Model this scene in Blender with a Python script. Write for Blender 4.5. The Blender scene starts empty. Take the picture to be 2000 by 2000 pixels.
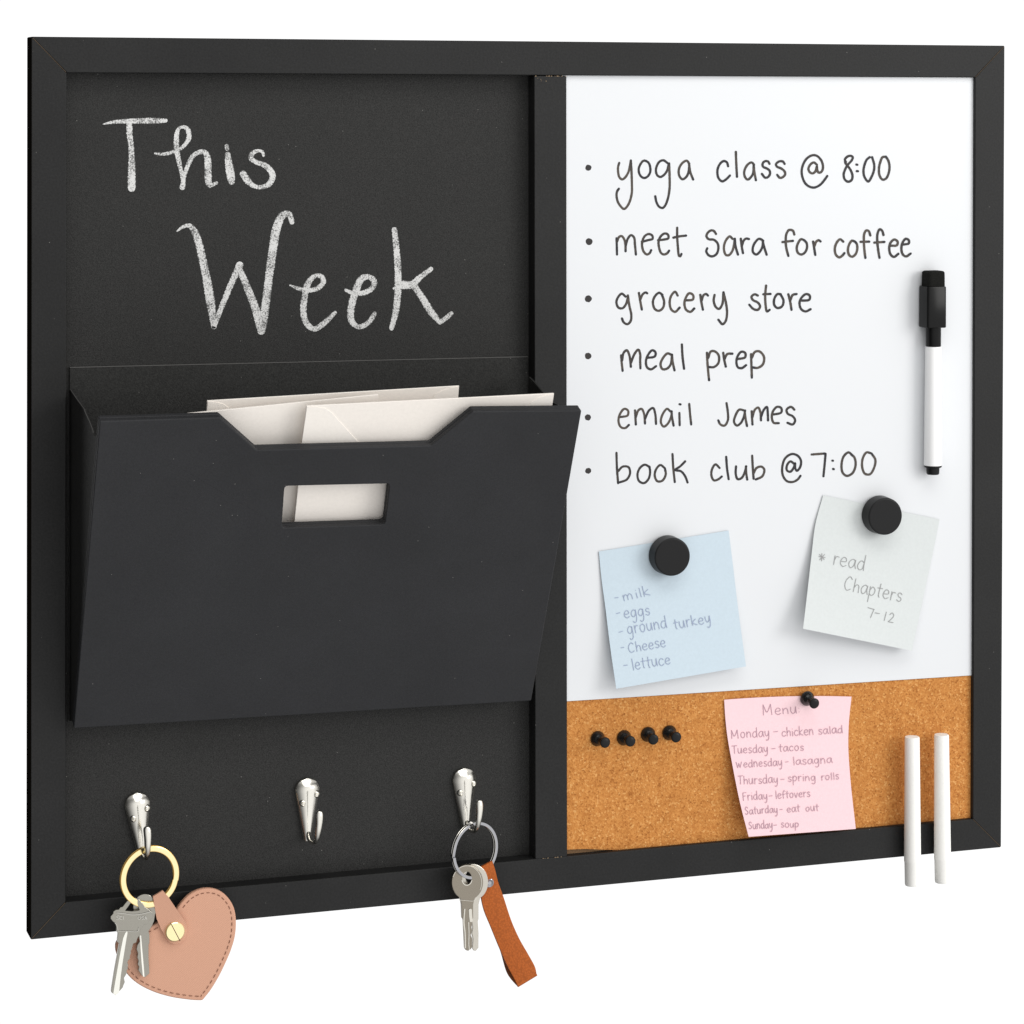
import bpy, bmesh, math, random
from mathutils import Vector, Matrix, Quaternion
random.seed(7)
S = bpy.context.scene
COL = S.collection

# ------------------------------------------------------------------ camera
F, PY, YAW, CX, CZ, CD = 5423.5017, 241.067, 0.3281719, -0.2221596, 0.4279612, 1.4051623
BW, BH, BT, PITCH, ROLL = 0.5522795, 0.4572, 0.0145, -0.0099479, 0.0026353
_r0 = Vector((math.cos(YAW), -math.sin(YAW), 0)); _fw = Vector((math.sin(YAW), math.cos(YAW), 0)); _u = Vector((0, 0, 1))
FWD = _fw*math.cos(PITCH) + _u*math.sin(PITCH)
_u2 = _u*math.cos(PITCH) - _fw*math.sin(PITCH)
RGT = _r0*math.cos(ROLL) + _u2*math.sin(ROLL)
UPV = _u2*math.cos(ROLL) - _r0*math.sin(ROLL)
CAM = Vector((CX, -CD, CZ))
def V(x, y, z): return Vector((x, y, z))
cd = bpy.data.cameras.new('camera'); cam = bpy.data.objects.new('camera', cd); COL.objects.link(cam)
cd.sensor_width = 36; cd.lens = F/2000*36; cd.shift_x = 0; cd.shift_y = -(1000-PY)/2000
cd.clip_start = 0.05; cd.clip_end = 100
M = Matrix((RGT, UPV, -FWD)).transposed().to_4x4(); M.translation = CAM
cam.matrix_world = M
S.camera = cam

# ------------------------------------------------------------------ studio surroundings (procedural HDRI) + lamps
w = bpy.data.worlds.new('World'); S.world = w; w.use_nodes = True
nt = w.node_tree; nt.nodes.clear()
def N(t, **k):
    n = nt.nodes.new(t)
    for a, b in k.items(): setattr(n, a, b)
    return n
tc = N('ShaderNodeTexCoord')
def wdot(d, lo, hi, a, b, smooth=True):
    v = Vector(d).normalized()
    dp = N('ShaderNodeVectorMath', operation='DOT_PRODUCT'); nt.links.new(tc.outputs['Generated'], dp.inputs[0]); dp.inputs[1].default_value = v
    mr = N('ShaderNodeMapRange', interpolation_type='SMOOTHSTEP'); nt.links.new(dp.outputs['Value'], mr.inputs['Value'])
    for i, x in zip((1, 2, 3, 4), (lo, hi, a, b)): mr.inputs[i].default_value = x
    return mr.outputs['Result']
def wadd(a, b):
    m = N('ShaderNodeMath', operation='ADD'); nt.links.new(a, m.inputs[0]); nt.links.new(b, m.inputs[1]); return m.outputs[0]
front = wdot((0.40, -0.91, -0.06), -0.22, 0.95, 0.02, 1.14)     # unseen fill glow added in front and to the right, dark at left
back = wdot((0.12, 1, -0.02), 0.62, 0.74, 0.0, 1.06)           # white sweep behind the board
tot = wadd(front, back)
bg = N('ShaderNodeBackground'); nt.links.new(tot, bg.inputs['Strength']); bg.inputs['Color'].default_value = (1, 1, 1, 1)
wo = N('ShaderNodeOutputWorld'); nt.links.new(bg.outputs[0], wo.inputs[0])

def area(name, loc, target, sx, sy, power, col=(1, 1, 1)):
    l = bpy.data.lights.new(name, 'AREA'); l.shape = 'RECTANGLE'; l.size = sx; l.size_y = sy; l.energy = power; l.color = col
    o = bpy.data.objects.new(name, l); COL.objects.link(o); o.location = loc
    o.rotation_euler = (Vector(target)-Vector(loc)).to_track_quat('-Z', 'Y').to_euler()
    return o
area('key_softbox', (1.65, -1.45, 0.75), (0.27, 0, 0.24), 0.9, 0.9, 14, (1, 0.985, 0.96))
area('top_softbox', (0.30, -0.75, 1.30), (0.27, 0, 0.30), 1.2, 0.5, 5, (1, 0.985, 0.95))
vs = S.view_settings
vs.view_transform = 'Standard'; vs.look = 'None'; vs.exposure = 0.0; vs.gamma = 1.0; vs.use_curve_mapping = False
S.render.film_transparent = False

# ------------------------------------------------------------------ geometry helpers
def ray(x, y): return FWD*F + RGT*(x-1000) + UPV*(PY-y)
def P(x, y, n=0.0):                      # picture point on the plane n metres in front of the frame face
    d = ray(x, y); return CAM + d*((-n-CAM.y)/d.y)
def PX(x, y, X):                         # picture point on the plane x = X
    d = ray(x, y); return CAM + d*((X-CAM.x)/d.x)
def PP(x, y, p0, nrm):
    d = ray(x, y); return CAM + d*((p0-CAM).dot(nrm)/d.dot(nrm))
def Z(ox, oy, s):
    def f(pts): return [(ox+p[0]*s, oy+p[1]*s) + tuple(q*s for q in p[2:]) for p in pts]
    return f

ORG = {}
def tag(o, label=None, cat=None, group=None, kind=None):
    if label: o['label'] = label
    if cat: o['category'] = cat
    if group: o['group'] = group
    if kind: o['kind'] = kind
    return o
def empty(name, loc, label, cat, group=None):
    o = bpy.data.objects.new(name, None); COL.objects.link(o); o.location = loc; o.empty_display_size = 0.01
    ORG[o.name] = Vector(loc)
    return tag(o, label, cat, group)
def obj(name, bm, mats, parent=None, smooth=True, bevel=0, seg=2, origin=None, angle=40):
    me = bpy.data.meshes.new(name)
    org = ORG[parent.name] if parent is not None else (origin if origin is not None else Vector((0, 0, 0)))
    if org.length: bmesh.ops.translate(bm, verts=bm.verts, vec=-org)
    bm.normal_update(); bm.to_mesh(me); bm.free()
    if not isinstance(mats, (list, tuple)): mats = [mats]
    for m in mats: me.materials.append(m)
    o = bpy.data.objects.new(name, me); COL.objects.link(o)
    if parent is not None: o.parent = parent
    else: o.location = org
    ORG[o.name] = org
    if smooth:
        for p in me.polygons: p.use_smooth = True
        try: me.set_sharp_from_angle(angle=math.radians(angle))
        except Exception: pass
    if bevel:
        b = o.modifiers.new('bevel', 'BEVEL'); b.width = bevel; b.segments = seg; b.limit_method = 'ANGLE'; b.angle_limit = math.radians(35); b.harden_normals = False
    return o

def hexa(bm, q, q2, mat=0):              # box from two matching quads
    a = [bm.verts.new(v) for v in q]; b = [bm.verts.new(v) for v in q2]
    fs = [bm.faces.new(a), bm.faces.new(b[::-1])]
    for i in range(len(a)):
        j = (i+1) % len(a); fs.append(bm.faces.new((a[j], a[i], b[i], b[j])))
    for f in fs: f.material_index = mat
    return fs
def fixn(bm): bmesh.ops.recalc_face_normals(bm, faces=bm.faces)

def smooth_path(pts, step=2.0, closed=False):
    n = len(pts); k = len(pts[0]); out = []
    if n == 1: return list(pts)
    def g(i):
        if closed: return pts[i % n]
        if i < 0: return tuple(2*a-b for a, b in zip(pts[0], pts[1]))
        if i >= n: return tuple(2*a-b for a, b in zip(pts[-1], pts[-2]))
        return pts[i]
    for i in range(n if closed else n-1):
        p0, p1, p2, p3 = g(i-1), g(i), g(i+1), g(i+2)
        def D(a, b): return max(math.hypot(a[0]-b[0], a[1]-b[1]), 1e-6)**0.5
        t1 = D(p0, p1); t2 = t1+D(p1, p2); t3 = t2+D(p2, p3)
        L = math.hypot(p2[0]-p1[0], p2[1]-p1[1]); m = max(1, int(L/step))
        for s in range(m):
            t = t1+(t2-t1)*s/m; c = []
            for q in range(k):
                A1 = (t1-t)/t1*p0[q]+t/t1*p1[q]; A2 = (t2-t)/(t2-t1)*p1[q]+(t-t1)/(t2-t1)*p2[q]; A3 = (t3-t)/(t3-t2)*p2[q]+(t-t2)/(t3-t2)*p3[q]
                B1 = (t2-t)/t2*A1+t/t2*A2; B2 = (t3-t)/(t3-t1)*A2+(t-t1)/(t3-t1)*A3
                c.append((t2-t)/(t2-t1)*B1+(t-t1)/(t2-t1)*B2)
            out.append(tuple(c))
    if not closed: out.append(tuple(pts[-1]))
    return out

def thicken(bm, g, off):                 # give a grid sheet (rows of verts) a back and rims
    b = [[bm.verts.new(v.co+off) for v in r] for r in g]
    for j in range(len(g)-1):
        for i in range(len(g[0])-1): bm.faces.new((b[j][i], b[j][i+1], b[j+1][i+1], b[j+1][i]))
    def loop(x): return x[0] + [r[-1] for r in x[1:]] + x[-1][-2::-1] + [r[0] for r in x[-2:0:-1]]
    A, B = loop(g), loop(b)
    for i in range(len(A)):
        k = (i+1) % len(A); bm.faces.new((A[k], A[i], B[i], B[k]))
    bmesh.ops.recalc_face_normals(bm, faces=bm.faces)

class Ink:                               # flat strokes lying on a surface; every stroke a hair further out
    def __init__(self, surf, lift=0.00006, dl=0.0000018):
        self.bm = bmesh.new(); self.surf = surf; self.lift = lift; self.dl = dl
        self.uv = self.bm.loops.layers.uv.new('UVMap'); self.tone = self.bm.verts.layers.float.new('tone'); self.k = 0
    def stroke(self, pts, wd=6.0, step=1.6, ends=(0.5, 0.0), jitter=0.05, curve=True):
        bm = self.bm
        pts = [p if len(p) > 2 else (p[0], p[1], wd) for p in pts]
        if len(pts) == 1:
            self.dot(pts[0][0], pts[0][1], pts[0][2]/2); return
        pp = smooth_path(pts, step) if curve else pts
        n = len(pp); rows = []
        ph = random.uniform(0, 9); fr = random.uniform(0.02, 0.05); b0 = random.uniform(0.25, 0.75)
        for i, (x, y, ww) in enumerate(pp):
            a = pp[max(i-1, 0)]; b = pp[min(i+1, n-1)]
            tx, ty = b[0]-a[0], b[1]-a[1]; L = math.hypot(tx, ty) or 1; tx /= L; ty /= L
            h = ww/2*(1+random.uniform(-jitter, jitter))
            t = max(0, min(1, b0+0.3*math.sin(ph+i*fr)))
            if i > n-1-4/step: t = ends[1]
            elif i < 6/step: t = min(t, ends[0])
            rows.append((x, y, tx, ty, h, t))
        dl = self.lift+self.k*self.dl; self.k += 3
        vs = []; acc = 0
        def mk(x, y, t, q):
            v = bm.verts.new(self.surf(x, y, dl+q*self.dl*3)); v[self.tone] = t; return v
        for i, (x, y, tx, ty, h, t) in enumerate(rows):
            q = i/max(n-1, 1)
            if i: acc += math.hypot(x-rows[i-1][0], y-rows[i-1][1])
            vs.append((mk(x-ty*h, y+tx*h, t, q), mk(x+ty*h, y-tx*h, t, q), acc))
        def face(v, uvs):
            try: f = bm.faces.new(v)
            except ValueError: return
            for l, u in zip(f.loops, uvs): l[self.uv].uv = u
        for i in range(n-1):
            a, b = vs[i], vs[i+1]
            face((a[0], b[0], b[1], a[1]), ((0, a[2]), (0, b[2]), (1, b[2]), (1, a[2])))
        for end in (0, n-1):             # round caps
            x, y, tx, ty, h, t = rows[end]; s = -1 if end == 0 else 1
            ring = [vs[end][0]]
            for j in range(1, 6):
                an = math.pi*j/6
                ring.append(mk(x+(-ty*math.cos(an)+s*tx*math.sin(an))*h, y+(tx*math.cos(an)+s*ty*math.sin(an))*h, t, end/max(n-1, 1)))
            ring.append(vs[end][1])
            c = vs[end][2]
            uvs = [(0.5-0.5*math.cos(math.pi*j/6), c) for j in range(7)]
            if s < 0: face(ring, uvs)
            else: face(ring[::-1], uvs[::-1])
    def dot(self, x, y, r, t=0.5):
        dl = self.lift+self.k*self.dl; self.k += 3
        vs = []
        for j in range(14):
            a = -2*math.pi*j/14; rr = r*(1+random.uniform(-.07, .07))
            v = self.bm.verts.new(self.surf(x+rr*math.cos(a), y+rr*math.sin(a), dl)); v[self.tone] = t; vs.append(v)
        f = self.bm.faces.new(vs)
        for l in f.loops: l[self.uv].uv = (0.5, 0)
    def build(self, name, mat, parent):
        bmesh.ops.recalc_face_normals(self.bm, faces=self.bm.faces)
        bmesh.ops.triangulate(self.bm, faces=[f for f in self.bm.faces if len(f.verts) > 4])
        return obj(name, self.bm, mat, parent, smooth=False)

def lathe(bm, prof, seg=40, M4=None, mat=0):  # profile (r, h) about +Z
    rings = []
    for r, h in prof:
        if r < 1e-7: rings.append([bm.verts.new((0, 0, h))])
        else: rings.append([bm.verts.new((r*math.cos(2*math.pi*i/seg), r*math.sin(2*math.pi*i/seg), h)) for i in range(seg)])
    for a, b in zip(rings, rings[1:]):
        for i in range(seg):
            j = (i+1) % seg
            if len(a) == 1 and len(b) == 1: continue
            if len(a) == 1: f = bm.faces.new((a[0], b[j], b[i]))
            elif len(b) == 1: f = bm.faces.new((a[i], a[j], b[0]))
            else: f = bm.faces.new((a[i], a[j], b[j], b[i]))
            f.material_index = mat
    if M4 is not None: bmesh.ops.transform(bm, matrix=M4, verts=[v for r in rings for v in r])
    fixn(bm)

def tube(bm, pts, rad, seg=14, flat=1.0, side=None, cap=True):
    n = len(pts); rings = []; up = None
    for i, p in enumerate(pts):
        t = (pts[min(i+1, n-1)]-pts[max(i-1, 0)]).normalized()
        if side is not None: a = (side-t*side.dot(t)).normalized()
        else:
            if up is None: up = t.orthogonal().normalized()
            up = (up-t*up.dot(t)).normalized(); a = up
        b = t.cross(a); r = rad[i] if isinstance(rad, (list, tuple)) else rad
        rings.append([bm.verts.new(p+a*(r*math.cos(2*math.pi*j/seg))+b*(r*flat*math.sin(2*math.pi*j/seg))) for j in range(seg)])
    for r1, r2 in zip(rings, rings[1:]):
        for j in range(seg):
            k = (j+1) % seg; bm.faces.new((r1[j], r1[k], r2[k], r2[j]))
    if cap:
        bm.faces.new(rings[0][::-1]); bm.faces.new(rings[-1])
    fixn(bm)

def plate(bm, loops, front, thick, back=None):   # filled outline (first loop) with holes; front(x,y)->point, thick metres towards the board
    fl = []; edges = []
    for lp in loops:
        vs = [bm.verts.new(front(x, y)) for x, y in lp]
        fl.append(vs)
        for i in range(len(vs)): edges.append(bm.edges.new((vs[i], vs[(i+1) % len(vs)])))
    if len(loops) == 1: fs = [bm.faces.new(fl[0])]
    else:
        r = bmesh.ops.triangle_fill(bm, use_beauty=True, use_dissolve=False, edges=edges)
        fs = [g for g in r['geom'] if isinstance(g, bmesh.types.BMFace)]
    off = thick if isinstance(thick, Vector) else Vector((0, thick, 0))
    ext = bmesh.ops.extrude_face_region(bm, geom=fs)
    nv = [g for g in ext['geom'] if isinstance(g, bmesh.types.BMVert)]
    bmesh.ops.translate(bm, verts=nv, vec=off)
    fixn(bm)

# ------------------------------------------------------------------ materials
def mat(name, col, rough=0.5, metal=0.0, spec=0.5):
    m = bpy.data.materials.new(name); m.use_nodes = True
    b = m.node_tree.nodes['Principled BSDF']
    b.inputs['Base Color'].default_value = (*col, 1); b.inputs['Roughness'].default_value = rough
    b.inputs['Metallic'].default_value = metal; b.inputs['Specular IOR Level'].default_value = spec
    return m
def nd(m, t, **k):
    n = m.node_tree.nodes.new(t)
    for a, b in k.items(): setattr(n, a, b)
    return n
def lk(m, a, b): m.node_tree.links.new(a, b)
def bsdf(m): return m.node_tree.nodes['Principled BSDF']
def coord(m, out='Object'): return nd(m, 'ShaderNodeTexCoord').outputs[out]
def noise(m, scale, detail=2.0, rough=0.5, vec=None):
    n = nd(m, 'ShaderNodeTexNoise'); n.inputs['Scale'].default_value = scale; n.inputs['Detail'].default_value = detail; n.inputs['Roughness'].default_value = rough
    lk(m, vec if vec is not None else coord(m), n.inputs['Vector']); return n
def ramp(m, fac, stops):
    r = nd(m, 'ShaderNodeValToRGB'); e = r.color_ramp.elements
    while len(e) < len(stops): e.new(0.5)
    for q, (p, c) in zip(e, stops): q.position = p; q.color = (*c, 1)
    lk(m, fac, r.inputs['Fac']); return r.outputs['Color']
def bump(m, h, strength=0.3, dist=0.0003, prev=None):
    b = nd(m, 'ShaderNodeBump'); b.inputs['Strength'].default_value = strength; b.inputs['Distance'].default_value = dist
    lk(m, h, b.inputs['Height'])
    if prev is not None: lk(m, prev, b.inputs['Normal'])
    lk(m, b.outputs[0], bsdf(m).inputs['Normal']); return b.outputs[0]

def grainy(name, col, gs, amt, rough, bs=0.25, big=0.1, spec=0.4, dust=0.0):
    m = mat(name, col, rough, 0, spec)
    n1 = noise(m, gs, 3, 0.6); n2 = noise(m, 18, 4, 0.6)
    c = ramp(m, n1.outputs['Fac'], [(0.25, tuple(x*(1-amt) for x in col)), (0.75, tuple(x*(1+amt) for x in col))])
    c2 = ramp(m, n2.outputs['Fac'], [(0.3, (1-big,)*3), (0.7, (1+big*0.6,)*3)])
    mx = nd(m, 'ShaderNodeMix', data_type='RGBA', blend_type='MULTIPLY'); mx.inputs[0].default_value = 1
    lk(m, c, mx.inputs[6]); lk(m, c2, mx.inputs[7]); fin = mx.outputs[2]
    if dust:                             # stray dust specks
        v = nd(m, 'ShaderNodeTexVoronoi'); v.inputs['Scale'].default_value = 130; lk(m, coord(m), v.inputs['Vector'])
        lt = nd(m, 'ShaderNodeMath', operation='LESS_THAN'); lk(m, v.outputs['Distance'], lt.inputs[0]); lt.inputs[1].default_value = 0.03
        ml = nd(m, 'ShaderNodeMath', operation='MULTIPLY'); lk(m, lt.outputs[0], ml.inputs[0]); ml.inputs[1].default_value = dust
        dm = nd(m, 'ShaderNodeMix', data_type='RGBA'); lk(m, ml.outputs[0], dm.inputs[0]); lk(m, fin, dm.inputs[6]); dm.inputs[7].default_value = (0.30, 0.29, 0.27, 1); fin = dm.outputs[2]
    lk(m, fin, bsdf(m).inputs['Base Color'])
    rr = nd(m, 'ShaderNodeMapRange'); lk(m, n2.outputs['Fac'], rr.inputs[0]); rr.inputs[3].default_value = rough-0.06; rr.inputs[4].default_value = rough+0.08
    lk(m, rr.outputs[0], bsdf(m).inputs['Roughness'])
    if bs: bump(m, n1.outputs['Fac'], bs, 0.0004)
    return m
FRAME = grainy('black_painted_frame', (0.0138, 0.0138, 0.0138), 900, 0.35, 0.5, 0.15, 0.22, 0.22, 0.5)
CHALKB = grainy('chalkboard_surface', (0.0240, 0.0238, 0.0230), 1600, 0.65, 0.65, 0.4, 0.10, 0.2, 0.5)
POCKET = grainy('black_pocket_board', (0.0262, 0.0266, 0.0288), 1100, 0.16, 0.6, 0.1, 0.14, 0.22, 0.5)
SHEET = grainy('black_paper_sheet', (0.0235, 0.0235, 0.0225), 1500, 0.6, 0.65, 0.35, 0.06, 0.2, 0.4)
RAW = mat('raw_fibreboard', (0.20, 0.115, 0.055), 0.9)
FSIDE = mat('matte_frame_edge', (0.010, 0.0085, 0.0065), 1.0, 0, 0.0)
EDGE = mat('edge_highlight', (0.085, 0.083, 0.08), 0.8)  # paler grey that paints a highlight along the pocket's top edges
SEAM = mat('mitre_seam', (0.075, 0.052, 0.032), 0.9)
PIN = mat('gloss_black_pin', (0.008, 0.008, 0.008), 0.24, 0, 0.6)
CHIP = mat('chipped_paint', (0.28, 0.20, 0.12), 0.9)
WHITE = mat('whiteboard_lacquer', (0.715, 0.73, 0.75), 0.30, 0, 0.4)
HARD = mat('dark_hardboard', (0.05, 0.035, 0.025), 0.9)

def cork():
    m = mat('cork', (0.6, 0.22, 0.05), 0.85, 0, 0.2)
    co = coord(m)
    dn = noise(m, 900, 2, 0.5, co)
    ad = nd(m, 'ShaderNodeMix', data_type='VECTOR'); ad.inputs[0].default_value = 0.0012
    lk(m, co, ad.inputs[4]); lk(m, dn.outputs['Color'], ad.inputs[5])
    v = nd(m, 'ShaderNodeTexVoronoi'); v.inputs['Scale'].default_value = 1150; lk(m, ad.outputs[1], v.inputs['Vector'])
    sp = nd(m, 'ShaderNodeSeparateColor'); lk(m, v.outputs['Color'], sp.inputs[0])
    c = ramp(m, sp.outputs[0], [(0.0, (0.36, 0.13, 0.028)), (0.10, (0.48, 0.185, 0.044)), (0.5, (0.54, 0.225, 0.057)), (0.88, (0.60, 0.265, 0.073)), (1.0, (0.70, 0.37, 0.13))])
    n = noise(m, 230, 3, 0.6, co); n3 = noise(m, 1500, 2, 0.6, co)
    c2 = ramp(m, n.outputs['Fac'], [(0.32, (0.93, 0.90, 0.86)), (0.62, (1.05, 1.05, 1.05))])
    c3 = ramp(m, n3.outputs['Fac'], [(0.29, (0.50, 0.40, 0.30)), (0.37, (1, 1, 1))])
    a = nd(m, 'ShaderNodeMix', data_type='RGBA', blend_type='MULTIPLY'); a.inputs[0].default_value = 1; lk(m, c, a.inputs[6]); lk(m, c2, a.inputs[7])
    b = nd(m, 'ShaderNodeMix', data_type='RGBA', blend_type='MULTIPLY'); b.inputs[0].default_value = 0.8; lk(m, a.outputs[2], b.inputs[6]); lk(m, c3, b.inputs[7])
    lk(m, b.outputs[2], bsdf(m).inputs['Base Color'])
    bump(m, v.outputs['Distance'], 0.5, 0.0004)
    return m
CORK = cork()

def chalk_ink():
    m = mat('chalk_marks', (0.66, 0.66, 0.65), 0.95, 0, 0.1)
    nt = m.node_tree
    uv = coord(m, 'UV'); sx = nd(m, 'ShaderNodeSeparateXYZ'); lk(m, uv, sx.inputs[0])
    a = nd(m, 'ShaderNodeMath', operation='MULTIPLY_ADD'); lk(m, sx.outputs[0], a.inputs[0]); a.inputs[1].default_value = 2; a.inputs[2].default_value = -1
    b = nd(m, 'ShaderNodeMath', operation='ABSOLUTE'); lk(m, a.outputs[0], b.inputs[0])
    p = nd(m, 'ShaderNodeMath', operation='POWER'); lk(m, b.outputs[0], p.inputs[0]); p.inputs[1].default_value = 8
    n1 = noise(m, 1250, 2.5, 0.65); n2 = noise(m, 170, 2, 0.5)
    q = nd(m, 'ShaderNodeMath', operation='MULTIPLY_ADD'); lk(m, n2.outputs['Fac'], q.inputs[0]); q.inputs[1].default_value = 0.50; lk(m, n1.outputs['Fac'], q.inputs[2])
    r = nd(m, 'ShaderNodeMath', operation='MULTIPLY_ADD'); lk(m, p.outputs[0], r.inputs[0]); r.inputs[1].default_value = -0.20; lk(m, q.outputs[0], r.inputs[2])
    mr = nd(m, 'ShaderNodeMapRange', interpolation_type='SMOOTHSTEP'); lk(m, r.outputs[0], mr.inputs[0]); mr.inputs[1].default_value = 0.56; mr.inputs[2].default_value = 0.82
    mr.inputs[3].default_value = 0.16
    tr = nd(m, 'ShaderNodeBsdfTransparent'); mx = nd(m, 'ShaderNodeMixShader')
    lk(m, mr.outputs[0], mx.inputs[0]); lk(m, tr.outputs[0], mx.inputs[1]); lk(m, bsdf(m).outputs[0], mx.inputs[2])
    lk(m, mx.outputs[0], nt.nodes['Material Output'].inputs[0])
    return m
CHALK_INK = chalk_ink()
def marker_ink():
    m = mat('dry_erase_ink', (0.05, 0.04, 0.03), 0.5, 0, 0.4)
    at = nd(m, 'ShaderNodeAttribute', attribute_name='tone')
    sx = nd(m, 'ShaderNodeSeparateXYZ'); lk(m, coord(m, 'UV'), sx.inputs[0])
    a = nd(m, 'ShaderNodeMath', operation='SUBTRACT'); lk(m, sx.outputs[0], a.inputs[0]); a.inputs[1].default_value = 0.45
    b = nd(m, 'ShaderNodeMath', operation='ABSOLUTE'); lk(m, a.outputs[0], b.inputs[0])
    e = nd(m, 'ShaderNodeMath', operation='MULTIPLY_ADD'); lk(m, b.outputs[0], e.inputs[0]); e.inputs[1].default_value = -0.75; lk(m, at.outputs['Fac'], e.inputs[2])
    n = noise(m, 150, 2); q = nd(m, 'ShaderNodeMath', operation='MULTIPLY_ADD'); lk(m, n.outputs['Fac'], q.inputs[0]); q.inputs[1].default_value = 0.6; lk(m, e.outputs[0], q.inputs[2])
    c = ramp(m, q.outputs[0], [(0.2, (0.008, 0.008, 0.013)), (0.6, (0.022, 0.018, 0.016)), (0.95, (0.065, 0.050, 0.038))])
    lk(m, c, bsdf(m).inputs['Base Color']); return m
MARK_INK = marker_ink()
INK_BLUE = mat('blue_grey_pen_ink', (0.30, 0.35, 0.49), 0.8)
INK_GREY = mat('grey_pencil_lead', (0.31, 0.31, 0.31), 0.8)
INK_PINK = mat('purple_grey_pen_ink', (0.43, 0.27, 0.33), 0.8)

def paper(name, col, sss=0.0):
    m = mat(name, col, 0.85, 0, 0.2)
    n = noise(m, 600, 4, 0.7); c = ramp(m, n.outputs['Fac'], [(0.3, tuple(x*0.965 for x in col)), (0.7, tuple(min(1, x*1.02) for x in col))])
    lk(m, c, bsdf(m).inputs['Base Color']); bump(m, n.outputs['Fac'], 0.08, 0.0002); return m
NOTE_BLUE = paper('blue_note_paper', (0.545, 0.64, 0.71))
NOTE_GREY = paper('pale_grey_note_paper', (0.635, 0.665, 0.662))
NOTE_PINK = paper('pink_note_paper', (0.885, 0.63, 0.665))
ENV = paper('cream_envelope_paper', (0.90, 0.845, 0.785))
ENVE = paper('cream_envelope_edge', (0.92, 0.87, 0.81))
CHALK = grainy('white_chalk_stick', (0.94, 0.93, 0.895), 900, 0.02, 0.95, 0.25, 0.02, 0.1)
PLASTIC = mat('glossy_black_plastic', (0.006, 0.006, 0.006), 0.2, 0, 0.16)
PLASTIC_M = mat('satin_black_plastic', (0.010, 0.010, 0.0105), 0.36, 0, 0.18)
FELT = grainy('black_felt', (0.012, 0.012, 0.011), 2200, 0.9, 1.0, 1.0, 0.2, 0.1)
BARREL = mat('white_plastic_barrel', (0.94, 0.94, 0.94), 0.3)
def metal(name, col, rough, var=0.06, sc=300, bstr=0.0):
    m = mat(name, col, rough, 1.0)
    n = noise(m, sc, 3, 0.6); rr = nd(m, 'ShaderNodeMapRange'); lk(m, n.outputs['Fac'], rr.inputs[0]); rr.inputs[3].default_value = max(rough-var, .02); rr.inputs[4].default_value = rough+var
    lk(m, rr.outputs[0], bsdf(m).inputs['Roughness'])
    if bstr: bump(m, n.outputs['Fac'], bstr, 0.0003)
    return m
NICKEL = metal('polished_nickel', (0.80, 0.775, 0.71), 0.20, 0.07, 250, 0.05)
CHROME = metal('chrome_dark_reflection', (0.40, 0.40, 0.42), 0.10, 0.04)  # base colour darkened to stand for dark reflections in the metal
GOLD = metal('polished_gold', (0.98, 0.83, 0.47), 0.14, 0.04)
KEYM = metal('key_nickel_silver', (0.33, 0.315, 0.275), 0.26, 0.12, 120, 0.12)
KEYD = metal('key_nickel_warm', (0.27, 0.24, 0.195), 0.26, 0.08, 500, 0.06)
def leather(name, col, kind):
    m = mat(name, col, 0.6, 0, 0.2)
    if kind == 'pebble':
        v = nd(m, 'ShaderNodeTexVoronoi'); v.inputs['Scale'].default_value = 950; lk(m, coord(m), v.inputs['Vector'])
        c = ramp(m, v.outputs['Distance'], [(0.1, tuple(x*1.08 for x in col)), (0.75, tuple(x*0.80 for x in col))]); h = v.outputs['Distance']
        lk(m, c, bsdf(m).inputs['Base Color']); bump(m, h, 0.35, -0.0004)
    else:
        mp = nd(m, 'ShaderNodeMapping'); mp.inputs['Rotation'].default_value = (0, math.radians(35), 0); lk(m, coord(m), mp.inputs[0])
        hs = []
        for d in ('X', 'Z'):
            wv = nd(m, 'ShaderNodeTexWave', bands_direction=d); wv.inputs['Scale'].default_value = 480; wv.inputs['Distortion'].default_value = 1.5; wv.inputs['Detail'].default_value = 2
            lk(m, mp.outputs[0], wv.inputs['Vector']); hs.append(wv.outputs['Fac'])
        s = nd(m, 'ShaderNodeMath', operation='ADD'); lk(m, hs[0], s.inputs[0]); lk(m, hs[1], s.inputs[1])
        c = ramp(m, s.outputs[0], [(0.0, tuple(x*0.93 for x in col)), (1.0, tuple(x*1.03 for x in col))]); lk(m, c, bsdf(m).inputs['Base Color'])
        bump(m, s.outputs[0], 0.25, 0.0003)
    return m
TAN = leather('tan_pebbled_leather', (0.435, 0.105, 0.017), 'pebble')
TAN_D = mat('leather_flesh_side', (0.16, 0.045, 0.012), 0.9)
PINKL = leather('dusty_pink_leather', (0.62, 0.34, 0.232), 'cross')
PINK_E = mat('pink_leather_edge', (0.60, 0.33, 0.23), 0.6)
THREAD = mat('brown_thread', (0.16, 0.055, 0.03), 0.9)
SLOT = mat('dark_recess', (0.03, 0.025, 0.015), 0.8)

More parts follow.
